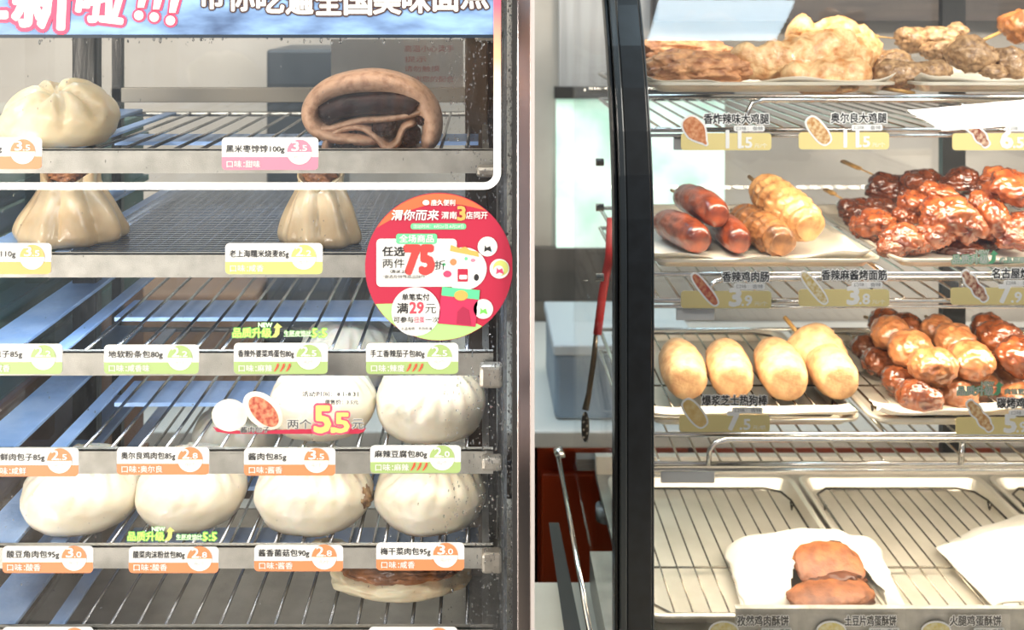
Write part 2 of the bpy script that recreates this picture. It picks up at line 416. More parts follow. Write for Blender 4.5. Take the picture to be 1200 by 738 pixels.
# ------------------------------------------------------------------ bun steamer (cabinet on the photo's left half)
LY = 0.90           # plane of the shelf ledges
GY = 0.84           # front glass
t_st = thing('bun_steamer', 'glass-fronted steamer cabinet with six wire shelves of steamed buns', 'steamer cabinet', (-0.2, 1.05, CT))
SX0, SX1 = -0.455, 0.0294
ZB = Z_(760, LY) - 0.06; ZTOP = 1.78
ledge_tops = [175, 297, 412, 527, 640, 736]
ledge_bot = [203, 325, 440, 555, 666, 764]
back_y = 1.27
wire_proto = None
for i, (a, b) in enumerate(zip(ledge_tops, ledge_bot)):
    zt, zb = Z_(a, LY), Z_(b, LY)
    sz = zt - 0.003
    f = MB()
    f.box((SX0+0.012, LY+0.004, sz-0.008), (SX0+0.018, back_y-0.012, sz-0.001))
    f.box((X_(576, LY)-0.008, LY+0.004, sz-0.008), (X_(576, LY)-0.002, back_y-0.012, sz-0.001))
    f.tube([(SX0+0.014, back_y-0.015, sz-0.004), (X_(576, LY)-0.004, back_y-0.015, sz-0.004)], 0.003)
    sh = link('shelf', f, M['steel'], t_st)
    link('ledge', MB().box((SX0+0.01, LY, zb), (X_(578, LY), LY+0.0015, zt)).box((SX0+0.01, LY, zt-0.0012), (X_(578, LY), LY+0.006, zt)), M['ledge'], sh)
    link('side_rail', MB().box((-0.452, LY+0.004, sz-0.001), (-0.412, back_y-0.02, sz+0.003)), M['rail'], sh, bevel=0.001)
    link('side_rail', MB().box((-0.385, LY+0.004, sz-0.004), (-0.371, back_y-0.02, sz-0.001)), M['rail'], sh, bevel=0.001)
    link('cross_plate', MB().box((-0.37, 1.035, sz-0.012), (X_(560, LY), 1.095, sz-0.008)), M['rail'], sh)
    for k in range(15):
        x = -0.355 + k * 0.0245
        if wire_proto is None:
            wire_proto = link('wire', MB().tube([(x, LY+0.003, sz-0.003), (x, back_y-0.012, sz-0.003)], 0.0016, 6), M['wire'], sh, smooth=True)
            w0 = (x, sz)
        else:
            copy_part(wire_proto, sh, (x - w0[0], 0, sz - w0[1]))
    if i == 1:      # fine mesh mat
        g = MB()
        y = LY + 0.008
        while y < back_y - 0.015:
            g.box((-0.37, y, sz-0.0008), (X_(572, LY), y+0.0022, sz+0.0006)); y += 0.0062
        x = -0.37
        while x < X_(570, LY):
            g.box((x, LY+0.006, sz-0.0012), (x+0.0008, back_y-0.015, sz-0.0002)); x += 0.0105
        link('dark_underlay', MB().box((-0.37, LY+0.006, sz-0.012), (X_(572, LY), back_y-.02, sz-0.010)), mat('dark_underlay', '#14171b', .4, .3, c2='#0e1013', scale=30), sh)  # dark sheet added to supply the darkness under the mesh
        link('mesh_mat', g, mat('mesh_wire', '#b7c6da', .2, 1.0), sh, kind='stuff')
# fill lights added behind the ledges to brighten buns and rails
for i in range(5):
    l = bpy.data.lights.new('steamer_fill', 'AREA'); l.shape = 'RECTANGLE'; l.size = 0.42; l.size_y = 0.012; l.energy = (0.11, 0.07, 0.40, .085, .07)[i]
    l.color = ((1, .92, .8), (.8, .9, 1), (.75, .87, 1), (1, .95, .88), (1, .93, .82))[i]
    o = bpy.data.objects.new('steamer_fill', l); COL.objects.link(o)
    o.location = (-0.2, LY + 0.010, (Z_(ledge_bot[i-1], LY) if i else Z_(30, LY)) - 0.001); o.rotation_euler = (0.45, 0, 0)
# uprights, walls and doors of the steamer
m_up = mat('upright', '#4a4845', 0.35, 0.7, c2='#26241f', scale=40, stretch=(1, 1, .2), bump=.5)
m_brn = mat('upright_brown', '#5b4c3c', 0.4, 0.4, c2='#463a2e', scale=40, stretch=(1, 1, .2))
link('upright', MB().box((X_(84, 1.12), 1.12, ZB), (X_(112, 1.12), 1.14, ZTOP-0.02)), m_up, t_st, bevel=0.002)
link('upright', MB().box((X_(545, 1.12), 1.12, ZB), (X_(572, 1.12), 1.14, ZTOP-0.02)), m_brn, t_st, bevel=0.002)
link('side_glass', MB().box((SX0-0.005, GY+0.01, ZB), (SX0-0.002, back_y, ZTOP)), glass_mat('side_pane', refl=.12), t_st)
link('side_glass', MB().box((0.0195, GY+0.012, ZB), (0.022, back_y, ZTOP)), M['wet_side'], t_st)
link('back_glass', MB().box((SX0, back_y, ZB), (0.02, back_y+0.003, ZTOP)), M['clear'], t_st)
link('door_rail', MB().box((SX0, back_y-0.012, Z_(119, back_y)), (0.018, back_y-0.001, Z_(102, back_y))), mat('beige_rail', '#a89f90', 0.5, 0.3), t_st, bevel=0.001)
link('door_stile', MB().box((X_(135, back_y), back_y-0.012, ZB), (X_(146, back_y), back_y-0.001, ZTOP)), m_up, t_st)
link('roof', MB().box((SX0-0.01, GY-0.02, ZTOP), (0.042, back_y+0.03, ZTOP+0.05)), M['steel'], t_st, bevel=0.003)
link('base_tank', MB().box((SX0-0.01, GY-0.01, CT+0.001), (0.042, back_y+0.03, ZB)), M['steel'], t_st, bevel=0.003)
link('front_glass', MB().box((SX0, GY, ZB), (X_(601, GY), GY+0.002, ZTOP)), M['wet'], t_st)
link('gasket', MB().box((X_(600.5, .835), 0.832, ZB), (X_(606, .832), GY+0.012, ZTOP)), M['gasket'], t_st)
link('mirror_trim', MB().box((X_(606, .83)+.0002, 0.828, CT+.001), (X_(622, .828), back_y, ZTOP)), M['mirror'], t_st, bevel=0.0005)
link('edge_trim', MB().box((X_(622, .828), 0.826, CT+.001), (X_(626.5, .826), 0.84, ZTOP)), M['trim_steel'], t_st)
# side brackets that carry the shelves beside the wet glass
m_br = mat('bracket', '#cfc8bb', 0.35, 0.5, c2='#a89f90', scale=60)
for py0, py1, xa in ((35, 48, 556), (195, 208, 558), (428, 455, 562), (537, 552, 564), (648, 672, 564)):
    link('shelf_bracket', MB().box((X_(xa, .885), 0.883, Z_(py1, .885)), (0.019, 0.897, Z_(py0, .885))), m_br, t_st, bevel=0.003)
link('corner_post', MB().box((0.006, 1.2, ZB), (0.019, 1.22, ZTOP)), m_up, t_st)
# condensation drops
def drops(n, region, rs, seed, back=False):
    rnd = random.Random(seed); bm = MB()
    base = bmesh.new(); bmesh.ops.create_icosphere(base, subdivisions=1, radius=1)
    bv = [v.co.copy() for v in base.verts]; bf = [tuple(v.index for v in f.verts) for f in base.faces]; base.free()
    for _ in range(n):
        x0, x1, z0, z1, pw = region
        x = x1 - (x1 - x0) * rnd.random() ** pw; z = rnd.uniform(z0, z1)
        r = rnd.uniform(*rs) * (0.5 + rnd.random())
        l = r * rnd.uniform(1.0, 2.6); y = GY + 0.0022
        bm.add([(x + v.x*r*.8, y + max(-0.0001, v.y*r*.5), z + v.z*l*.8) for v in bv], bf)
    return bm
m_drop, nt, p = base_mat('water_drop')
p.inputs['Transmission Weight'].default_value = 1; p.inputs['Roughness'].default_value = 0.02; p.inputs['IOR'].default_value = 1.33
d1 = drops(2200, (X_(520, GY), X_(600, GY), Z_(738, GY), Z_(0, GY), 2.2), (0.0003, 0.0008), 3)
d2 = drops(500, (X_(0, GY), X_(540, GY), Z_(738, GY), Z_(45, GY), 1.0), (0.0002, 0.0005), 4)
d3 = drops(160, (X_(0, GY), X_(580, GY), Z_(50, GY), Z_(34, GY), 1.0), (0.0006, 0.0014), 5)
for d in (d2, d3): d1.add(d.v, d.f)
link('condensation', d1, m_drop, t_st, smooth=True, kind='stuff')

# ------------------------------------------------------------------ price tags of the steamer
NAMES_GRP = 'price tags along the steamer shelves'
C_NOTE = {}
def price_tag(px0, py0, py1, dish, flavour, price, theme, lab, peppers=False, w=106, digit=None):
    y = GY - 0.0032
    x0, x1 = X_(px0, y), X_(px0 + w, y); z1, z0 = Z_(py0, y), Z_(py1, y)
    u = y / F
    t = thing('price_tag', lab, 'price tag', ((x0+x1)/2, y, z0), NAMES_GRP)
    link('card', MB().prism(rrect(x0, x1, z0, z1, 5*u), y, y + 0.0010), M['white'], t)
    zm = z0 + (z1 - z0) * 0.40
    poly = [q for q in rrect(x0, x1, z0, z1, 5*u) if q[1] < zm - 1e-5]
    poly = sorted(poly, key=lambda q: math.atan2(q[1] - (zm + 0.002), q[0] - (x0+x1)/2))
    lft = (x0, zm); rgt = (x1, zm)
    poly = [lft] + poly + [rgt]
    link('flavour_band', MB().prism(poly, y - 0.0003, y - 0.00005), M[theme], t)
    cx = x1 - 22*u; cz = (z0+z1)/2 + 2*u; r = 14.5*u
    link('price_disc', MB().prism(disc(cx, cz, r, 24, 0, PI), y - 0.0007, y - 0.0004), M[theme], t)
    link('price_disc', MB().prism(disc(cx, cz, r, 24, PI, 2*PI), y - 0.0007, y - 0.0004), M['white'], t)
    a, b = price.split('.')
    yy = y - 0.0011
    text(t, a, cx-9*u, cx-0.5*u, cz+1.5*u, cz+12.5*u, yy, M['white'], bold=0.02)
    text(t, '.' + b, cx+0.5*u, cx+9*u, cz+1.5*u, cz+8*u, yy, M['white'], bold=0.02)
    text(t, '元/个', cx-6.5*u, cx+6.5*u, cz-8*u, cz-3*u, yy, M['grey_print'], res=1)
    nl = sum(1.0 if ord(c) > 255 else 0.55 for c in dish)
    wmax = (cx - r - 3*u) - (x0 + 5*u)
    tw = min(wmax, nl * 9.6*u)
    text(t, dish, x0+5*u, x0+5*u+tw, zm+4*u, zm+14*u, yy + 0.0006, M['black'], bold=.018)
    text(t, '口味：', x0+6*u, x0+27*u, z0+3*u, z0+11*u, yy+0.0002, M['white'], bold=0.01)
    fx = x0 + 28*u
    if flavour:
        text(t, flavour, fx, fx + len(flavour)*8.5*u, z0+3*u, z0+11*u, yy+0.0002, M['white'], bold=0.01); fx += len(flavour)*8.5*u + 2*u
    if peppers:
        for k in range(3):
            px = fx + k*7*u
            link('pepper_mark', MB().prism([(px, z0+3*u), (px+2*u, z0+4*u), (px+5*u, z0+8*u), (px+6*u, z0+12*u), (px+4*u, z0+12.5*u), (px+3*u, z0+9*u)], yy, yy+0.0003), mat_pep, t)
    return t
mat_pep = mat('pepper_red', '#c8402c', 0.5)
T = price_tag
T(-57, 161, 198, '鲜肉包子85g', '咸鲜', '3.5', 'orange', 'orange price tag on the top ledge under the cream bun')
T(260, 161, 199, '黑米枣饽饽100g', '甜味', '3.5', 'pink', 'pink price tag reading 3.5 on the top ledge', w=113)
T(-46, 285, 321, '牛肉烧麦110g', '咸鲜', '3.5', 'amber', 'amber yellow price tag reading 3.5 below the taller open dumpling')
T(264, 285, 321, '老上海糯米烧麦85g', '咸香', '2.2', 'lime', 'pale lime price tag reading 2.2 on the second ledge below the narrow open dumpling', w=114)
T(-33, 403, 438, '豆腐包子85g', '咸香', '2.2', 'green', 'green price tag cut by the photo edge in front of the third ledge')
T(122, 404, 438, '地软粉条包80g', '咸香味', '2.2', 'green', 'green price tag reading 2.2, whole, on the third ledge without peppers', w=111)
T(274, 402, 438, '香辣外婆菜鸡蛋包80g', '麻辣', '2.5', 'green', 'green price tag reading 2.5 with three red peppers under the green upgrade sticker', peppers=True, w=110)
T(429, 402, 438, '手工香辣茄子包80g', '辣度', '2.5', 'green', 'green price tag reading 2.5 with peppers under the round red sticker', peppers=True, w=108)
T(-14, 525, 558, '粉鲜肉包子85g', '咸鲜', '2.5', 'orange', 'orange price tag reading 2.5 at the fourth ledge, beside the photo edge')
T(137, 524, 556, '奥尔良鸡肉包85g', '奥尔良', '2.8', 'orange', 'orange price tag reading 2.8 at the fourth ledge, second from the photo edge', w=108)
T(286, 525, 557, '酱肉包85g', '酱香', '3.5', 'orange', 'orange price tag reading 3.5 below the 5.5 promotion sticker', w=107)
T(434, 522, 554, '麻辣豆腐包80g', '麻辣', '2.0', 'green', 'green price tag reading 2.0 with peppers on the fourth ledge', peppers=True, w=106)
T(3, 640, 671, '酸豆角肉包95g', '酸香', '3.0', 'orange', 'orange price tag reading 3.0 under the widest white bun of the fifth shelf', w=106)
T(151, 641, 671, '酸菜肉沫粉丝包80g', '酸香', '2.8', 'orange', 'orange price tag reading 2.8 under the white bun with the upgrade sticker', w=105)
T(298, 639, 669, '酱香菌菇包90g', '酱香', '2.8', 'orange', 'orange price tag reading 2.8 under the bun with a brown stained side', w=104)
T(441, 636, 668, '梅干菜肉包95g', '咸香', '3.0', 'orange', 'orange price tag reading 3.0 above the brown broken bun', w=103)
T(3, 735, 768, '豆沙包90g', '甜味', '2.5', 'orange', 'orange price tag cut by the lower photo edge on the bottom ledge', w=106)
T(432, 735, 768, '红糖包90g', '甜味', '2.5', 'orange', 'orange price tag below the brown broken bun, mostly below the photo', w=104)

# ------------------------------------------------------------------ stickers on the front glass
SY = GY - 0.0012
US = SY / F
def sx(p): return X_(p, SY)
def sz(p): return Z_(p, SY)
# banner
t = thing('poster_banner', 'blue banner sticker with large white Chinese headline and pink outline, top of the steamer glass', 'banner', (sx(290), SY, sz(10)))
m_ban = mat('banner_blue', '#7f9fc9', 0.3, c2='#2c3a58', scale=22, stretch=(.7, 1, 2.2), lo=0.4, hi=0.75)
link('panel', MB().box((sx(-40), SY+0.0004, sz(42)), (sx(579), SY+0.0011, sz(-70))), m_ban, t)
link('dark_edge', MB().box((sx(-40), SY, sz(44.5)), (sx(579), SY+0.0011, sz(40.5))), mat('navy', '#101f2c', 0.4), t)
# frame line: vertical pink fading to white, rounded corner, horizontal white line
m_fr, nt, p = base_mat('frame_fade')
tc = nt.nodes.new('ShaderNodeTexCoord'); sp = nt.nodes.new('ShaderNodeSeparateXYZ'); rp = nt.nodes.new('ShaderNodeValToRGB'); mr = nt.nodes.new('ShaderNodeMapRange')
nt.links.new(tc.outputs['Object'], sp.inputs[0]); nt.links.new(sp.outputs['Z'], mr.inputs[0])
mr.inputs[1].default_value = sz(130) - sz(10); mr.inputs[2].default_value = sz(5) - sz(10)
rp.color_ramp.elements[0].color = (*lin('#fffdfa'), 1); rp.color_ramp.elements[1].color = (*lin('#e4566e'), 1)
e = rp.color_ramp.elements.new(0.5); e.color = (*lin('#f3b184'), 1)
nt.links.new(mr.outputs[0], rp.inputs[0]); nt.links.new(rp.outputs[0], p.inputs['Base Color'])
outer = [(sx(-40), sz(222))] + [(sx(567) + 20*US*math.cos(a), sz(202) + 20*US*math.sin(a)) for a in [(-90 + 9*k) * PI/180 for k in range(11)]] + [(sx(587), sz(-70))]
inner = [(sx(-40), sz(214))] + [(sx(567) + 11.5*US*math.cos(a), sz(202) + 12*US*math.sin(a)) for a in [(-90 + 9*k) * PI/180 for k in range(11)]] + [(sx(578.5), sz(-70))]
mb = MB()
for k in range(len(outer) - 1): mb.prism([outer[k], outer[k+1], inner[k+1], inner[k]], SY-0.0003, SY+0.0011)
link('outline_frame', mb, m_fr, t)
m_hp = M['hotpink']
def big(ch, a, b, c, d, **k): text(t, ch, sx(a), sx(b), sz(d), sz(c), SY-0.0006, M['white'], bold=0.035, **k)
big('上', -62, 8, -40, 20, border=0.06, bm=m_hp)
big('新', 17, 84, -40, 32, border=0.06, bm=m_hp, rot=-0.05)
big('啦', 92, 146, -30, 26, border=0.06, bm=m_hp, rot=-0.12)
for k, (px, d) in enumerate(((163, 30), (181, 32), (200, 36))):
    for gz, mm, dy in ((2.6, m_hp, 0.0002), (0, M['white'], -0.0004)):
        link('exclamation_dot', MB().prism(disc(sx(px), sz(d-12), (5.6 + gz)*US, 20), SY-0.0004+dy, SY-0.0002+dy), mm, t)
        link('exclamation_bar', MB().prism([(sx(px-3.5-gz+2), sz(d-21+gz*.6)), (sx(px+4+gz+2), sz(d-21+gz*.6)), (sx(px+22+gz), sz(d-75)), (sx(px+5-gz), sz(d-75))], SY-0.0004+dy, SY-0.0002+dy), mm, t)
m_db = mat('brown_outline', '#3a2320', 0.5)
for k, ch in enumerate('带你吃遍全国美味面点'):
    px = 233 + k * 34.2; d = 9 + 8 * math.sin(PI * (k + .3) / 9.6)
    text(t, ch, sx(px), sx(px + 31), sz(d), sz(d - 33), SY-0.0006, M['white'], bold=0.03, border=0.05, bm=m_db)

# round promotion sticker
cx, cz, R = sx(514.3), sz(312.5), 86.5 * US
t = thing('round_sticker', 'round red promotion sticker with a capsule machine drawing on the steamer glass', 'sticker', (cx, SY, cz))
def qx(u): return cx + u * US       # px offsets from the centre
def qz(v): return cz - v * US
L0 = SY
link('disc', MB().prism(disc(cx, cz, R, 72), L0-0.0002, L0+0.0011), M['red'], t)
def cap(fn, m, name, lo, hi, up):
    arc = [(cx + (R-US*.7)*math.cos(a), cz + (R-US*.7)*math.sin(a)) for a in [lo + (hi - lo)*k/30 for k in range(31)]]
    xa, xb = arc[-1][0], arc[0][0]; za, zb = arc[-1][1], arc[0][1]
    low = []
    for k in range(1, 20):
        s = k / 20; low.append((xa + (xb - xa)*s, za + (zb - za)*s + fn(s) * US))
    mb = MB(); n = 30
    for k in range(30):   # strips between arc and curve
        def cv(s): return (xa + (xb-xa)*s, za + (zb-za)*s + fn(s)*US)
        s0, s1 = 1 - k/30, 1 - (k+1)/30
        mb.prism([arc[k], arc[k+1], cv(s1), cv(s0)], L0-0.0004, L0-0.0002)
    link(name, mb, m, t)
cap(lambda s: 17*math.sin(PI*s), mat('salmon', '#bc5834', 0.45), 'salmon_cap', 0.28*PI, 0.82*PI, True)
cap(lambda s: 8*math.sin(PI*s)*1.2, mat('mint', '#8fc46e', 0.45), 'green_foot', 1.17*PI, 1.70*PI, False)
link('white_card', MB().prism(rrect(qx(-73), qx(21), qz(35-12), qz(-33), 5*US), L0-0.0007, L0-0.0005), M['white'], t)
m_mint = mat('mint_dark', '#5aa87a', 0.45)
link('mint_badge', MB().prism(rrect(qx(-50), qx(-2), qz(-27), qz(-39), 3*US), L0-0.001, L0-0.0008), m_mint, t)
link('mint_badge', MB().prism(rrect(qx(-33), qx(32), qz(-44), qz(-51), 3*US), L0-0.0007, L0-0.0005), m_mint, t)
link('white_disc', MB().prism(disc(qx(-27), qz(52), 28.5*US, 40), L0-0.001, L0-0.0008), M['white'], t)
def tx(body, a, b, c, d, m, **k): text(t, body, qx(a), qx(b), qz(d), qz(c), L0-0.0013, m, **k)
tx('唐久便利', -9, 19, -79, -72, M['white'], bold=0.02, res=1)
link('cloud_mark', MB().prism(disc(qx(-15), qz(-75.5), 4*US, 16, rz=3*US), L0-0.0013, L0-0.001), M['white'], t)
tx('渭你而来', -55, 0, -67, -55, M['white'], bold=0.025, shear=0.15)
tx('渭南', 3, 21, -65, -56.5, M['white'], bold=0.015)
tx('3', 22, 31, -71, -55, M['amber'], bold=0.04)
tx('店同开', 32, 57, -65, -56.5, M['white'], bold=0.015)
tx('活动时间：8月26日-8月28日', -30, 29, -50, -45.5, M['white'], res=1)
tx('全场商品', -46, -6, -38, -29, M['white'], bold=0.015)
tx('任选', -66, -40, -24, -13, M['black'], bold=.03); tx('两件', -66, -40, -10, 1, M['black'])
tx('75', -39, -7, -24, 7, mat('red_digit', '#b03430', .5), bold=0.06); tx('折', -5, 8, -8, 3, M['black'])
tx('（及以上）', -57, -38, 3, 7, M['black'], res=1, bold=.03); tx('*烟酒及特殊商品除外', -66, -16, 9, 13.5, M['black'], res=1)
tx('单笔实付', -43, -11, 31, 39, M['black'], bold=.03); tx('满', -49, -36, 42, 54, M['black'], bold=.03); tx('29', -34, -18, 41, 54, mat('red_digit_small', '#c83a48', .5), bold=0.04); tx('元', -16, -3, 43, 54, M['black'])
tx('可参与', -53, -30, 58, 65, M['black'], bold=.03); tx('扭蛋', -29, -17, 58, 65, m_hp, bold=0.01); tx('一次', -16, 0, 58, 65, M['black'])
tx('礼品有限，先到先得', -44, -8, 70, 74, M['black'], res=1)
# capsule machine drawing
def flat(name, poly, m, lay): link(name, MB().prism(poly, L0-0.001-lay*0.0003, L0-0.0008-lay*0.0003), m, t)
flat('machine_base', [(qx(3), qz(31)), (qx(46), qz(36)), (qx(43), qz(70)), (qx(-1), qz(66))], mat('machine_red', '#a82648', .45), 0)
flat('machine_flap', [(qx(21), qz(66)), (qx(22), qz(52)), (qx(28), qz(46)), (qx(35), qz(50)), (qx(38), qz(68))], mat('machine_flap', '#8c1c3a', .45), 1)
flat('machine_band', [(qx(4), qz(23)), (qx(48), qz(27)), (qx(47), qz(38)), (qx(3), qz(33))], mat('machine_green', '#4db37a', .45), 1)
flat('machine_globe', disc(qx(29), qz(2), 27*US, 40, rz=25*US), M['white'], 0)
flat('machine_lid', [(qx(13), qz(-19)), (qx(47), qz(-12)), (qx(46), qz(-18)), (qx(36), qz(-20)), (qx(31), qz(-24)), (qx(25), qz(-22)), (qx(14), qz(-26))], M['amber'], 1)
flat('machine_crank', disc(qx(26), qz(33), 8*US, 24, rz=6*US), M['amber'], 2)
for (u, v, w, h, m) in ((17, -6, 4, 4, M['orange']), (40, -8, 3, 2, M['pink']), (32, -10, 2, 2, m_mint), (10, 8, 5, 4, m_hp), (44, 12, 3, 4, M['black']), (6, -3, 2, 2, m_mint)):
    flat('capsule_print', disc(qx(u), qz(v), w*US, 16, rz=h*US), m, 1)
flat('capsule_print', rrect(qx(22), qx(34), qz(17), qz(2), US), M['red'], 1)
flat('capsule_print', rrect(qx(24), qx(33), qz(14), qz(9), US), M['white'], 2)
for (u, v, m2, m3) in ((57, -24, mat('sky_print', '#a8dceb', .5), M['black']), (71, 2, M['lime'], m_hp), (52, 49, M['white'], M['grass'])):
    flat('small_disc', disc(qx(u), qz(v), 11.5*US, 28), M['white'], 0)
    flat('small_disc_fill', disc(qx(u+1.5), qz(v-1), 9*US, 24), m2, 1)
    flat('small_disc_fill', disc(qx(u-1), qz(v+2), 6*US, 20), M['white'], 2)
    flat('small_print', [(qx(u-4), qz(v+6)), (qx(u-3), qz(v-2)), (qx(u-1), qz(v+1)), (qx(u+3), qz(v-1)), (qx(u+5), qz(v+6)), (qx(u), qz(v+4))], m3, 3)

# 5.5 promotion sticker
t = thing('promotion_sticker', 'clear promotion sticker reading 5.5 with a picture of cut open meat buns', 'sticker', (sx(340), SY, sz(482)))
link('clear_film', MB().box((sx(246), SY+0.0008, sz(532)), (sx(441), SY+0.0011, sz(452))), M['film'], t)
bunpic = disc(sx(269), sz(486.5), 21*US, 30, rz=19*US)
def lay(name, poly, m, k): link(name, MB().prism(poly, SY+0.0004-k*0.0003, SY+0.0006-k*0.0003), m, t)
lay('red_stroke', [(sx(249), sz(500)), (sx(262), sz(504.5)), (sx(300), sz(505)), (sx(350), sz(503)), (sx(420), sz(502.5)), (sx(429), sz(502)), (sx(426), sz(506)), (sx(420), sz(508.5)), (sx(268), sz(508.5)), (sx(254), sz(506))], M['red'], 0)
m_pb = mat('printed_bun', '#cbc6bc', .5, c2='#b8ac98', scale=30)
lay('printed_bun', bunpic, m_pb, 1)
lay('printed_bun', [(sx(308) + (27*math.cos(a)*math.cos(.75) - 18*math.sin(a)*-math.sin(.75))*US, sz(481) + (-27*math.cos(a)*math.sin(.75) + 18*math.sin(a)*math.cos(.75))*US) for a in [2*PI*k/30 for k in range(30)]], m_pb, 2)
m_fill = mat('printed_filling', '#8a3424', .5, c2='#b87858', scale=260, detail=2)
lay('printed_filling', [(sx(309) + (22*math.cos(a)*math.cos(.8) + 12*math.sin(a)*math.sin(.8))*US, sz(482) + (-22*math.cos(a)*math.sin(.8) + 12*math.sin(a)*math.cos(.8))*US) for a in [2*PI*k/24 for k in range(24)]], m_fill, 3)
def tp(body, a, b, c, d, m, **k): text(t, body, sx(a), sx(b), sz(d), sz(c), SY-0.0006, m, **k)
tp('酱肉包子', 282, 316, 499.5, 506.5, M['black'], bold=.022, border=0.05, bm=M['white'])
tp('活动时间：8.1-8.31', 354, 420, 458, 464.5, M['black'], bold=.022, border=0.03, bm=M['white'], res=1)
tp('原售价：3.5元', 381, 420, 468, 473.5, M['black'], bold=.022, border=0.03, bm=M['white'], res=1)
tp('两个', 337, 365, 491, 502, M['black'], bold=0.01, border=0.05, bm=M['white'])
tp('5', 369, 387, 476, 506, M['lime'], bold=0.035, border=0.06, bm=m_hp); tp('.', 388.5, 392, 501, 506, M['lime'], bold=0.04, border=0.05, bm=m_hp)
tp('5', 393, 409, 484, 506, M['lime'], bold=0.035, border=0.06, bm=m_hp); tp('元', 413, 426, 491, 502, M['black'], bold=0.01, border=0.05, bm=M['white'])

def upgrade(px, py, Y, w, lab, tailtext='生胚皮馅比', tail='5:5', pale=False):
    s = w / 112.0; u = Y / F
    t = thing('upgrade_sticker', lab, 'sticker', (X_(px, Y), Y, Z_(py, Y)), 'small green upgrade stickers')
    X = lambda p: X_(px + p*s, Y); Z = lambda q: Z_(py + q*s, Y)
    g = M['grass'] if not pale else m_mint
    link('clear_film', MB().box((X(-2), Y+0.0002, Z(20)), (X(113), Y+0.0005, Z(-1))), M['film'], t)
    text(t, '品质升级', X(0), X(45), Z(17), Z(6), Y-0.0006, M['lime'] if not pale else M['white'], bold=0.03, border=0.07, bm=g)
    text(t, 'NEW', X(30), X(46), Z(5), Z(0), Y-0.0006, M['white'], bold=0.03, border=0.06, bm=g)
    link('arrow_mark', MB().prism([(X(45), Z(17)), (X(49), Z(12)), (X(50), Z(6)), (X(47.5), Z(6)), (X(52), Z(0)), (X(58), Z(5)), (X(55), Z(6)), (X(54.5), Z(13)), (X(51), Z(17))], Y-0.0005, Y-0.0002), M['lime'] if not pale else g, t)
    text(t, tailtext, X(60), X(92), Z(16), Z(9), Y-0.0006, M['white'], bold=0.01, border=0.06, bm=g, res=1)
    text(t, tail, X(93), X(110), Z(17), Z(7), Y-0.0006, M['lime'], bold=0.03, border=0.06, bm=g, res=1)
upgrade(273, 378, SY, 112, 'green and yellow upgrade sticker above the third steamer ledge')
upgrade(150, 617, SY, 106, 'green and yellow upgrade sticker over the white bun of the fifth shelf')

# ------------------------------------------------------------------ food in the steamer
SH = [Z_(a, LY) - 0.002 for a in ledge_tops]      # shelf surface heights
def bun(px, Y, row, wpx, h, lab, m='bun', group='white steamed buns', pl=18, tilt=0.12, seed=1, depth=.1, **k):
    a = wpx * Y / F / 2
    o = link('steamed_bun', bun_mesh(Vector((X_(px, Y), Y, SH[row])), a, a*0.92, h, pl, tilt, seed=seed, depth=depth, **k), M[m], None, smooth=True)
    # keep origin at the base
    c = Vector((X_(px, Y), Y, SH[row])); o.data.transform(Matrix.Translation(-c)); o.location = c
    return tag(o, lab, 'bun', group)
bun(70, 0.965, 0, 134, 0.058, 'cream rough steamed bun with a deep slit on the top steamer shelf', 'bun_rough', 'white steamed buns', pl=7, tilt=.35, seed=4, depth=.2, twist=0.5, dimple=.3)
bun(97, 0.962, 4, 137, 0.06, 'wide white steamed bun beside the photo edge on the fifth shelf', seed=2)
bun(224, 0.965, 4, 128, 0.06, 'white steamed bun behind the upgrade sticker on the fifth shelf', seed=3)
stained = bun(368, 0.962, 4, 137, 0.06, 'pleated white steamed bun with a brown stained side on the fifth shelf', seed=5)
bun(504, 0.960, 4, 130, 0.058, 'white steamed bun behind the wet glass edge on the fifth shelf', seed=6)
bun(276, 1.08, 4, 100, 0.06, 'small-looking white steamed bun behind the front buns of the fifth shelf', seed=7)
bun(505, 0.955, 3, 128, 0.066, 'pleated white steamed bun on the fourth shelf just beside the 5.5 promotion sticker', seed=8, tilt=.3)
bun(378, 0.96, 3, 126, 0.058, 'white steamed bun behind the 5.5 promotion sticker', seed=9)
bun(408, 1.08, 3, 118, 0.066, 'white steamed bun in the second line of the fourth shelf', seed=10)

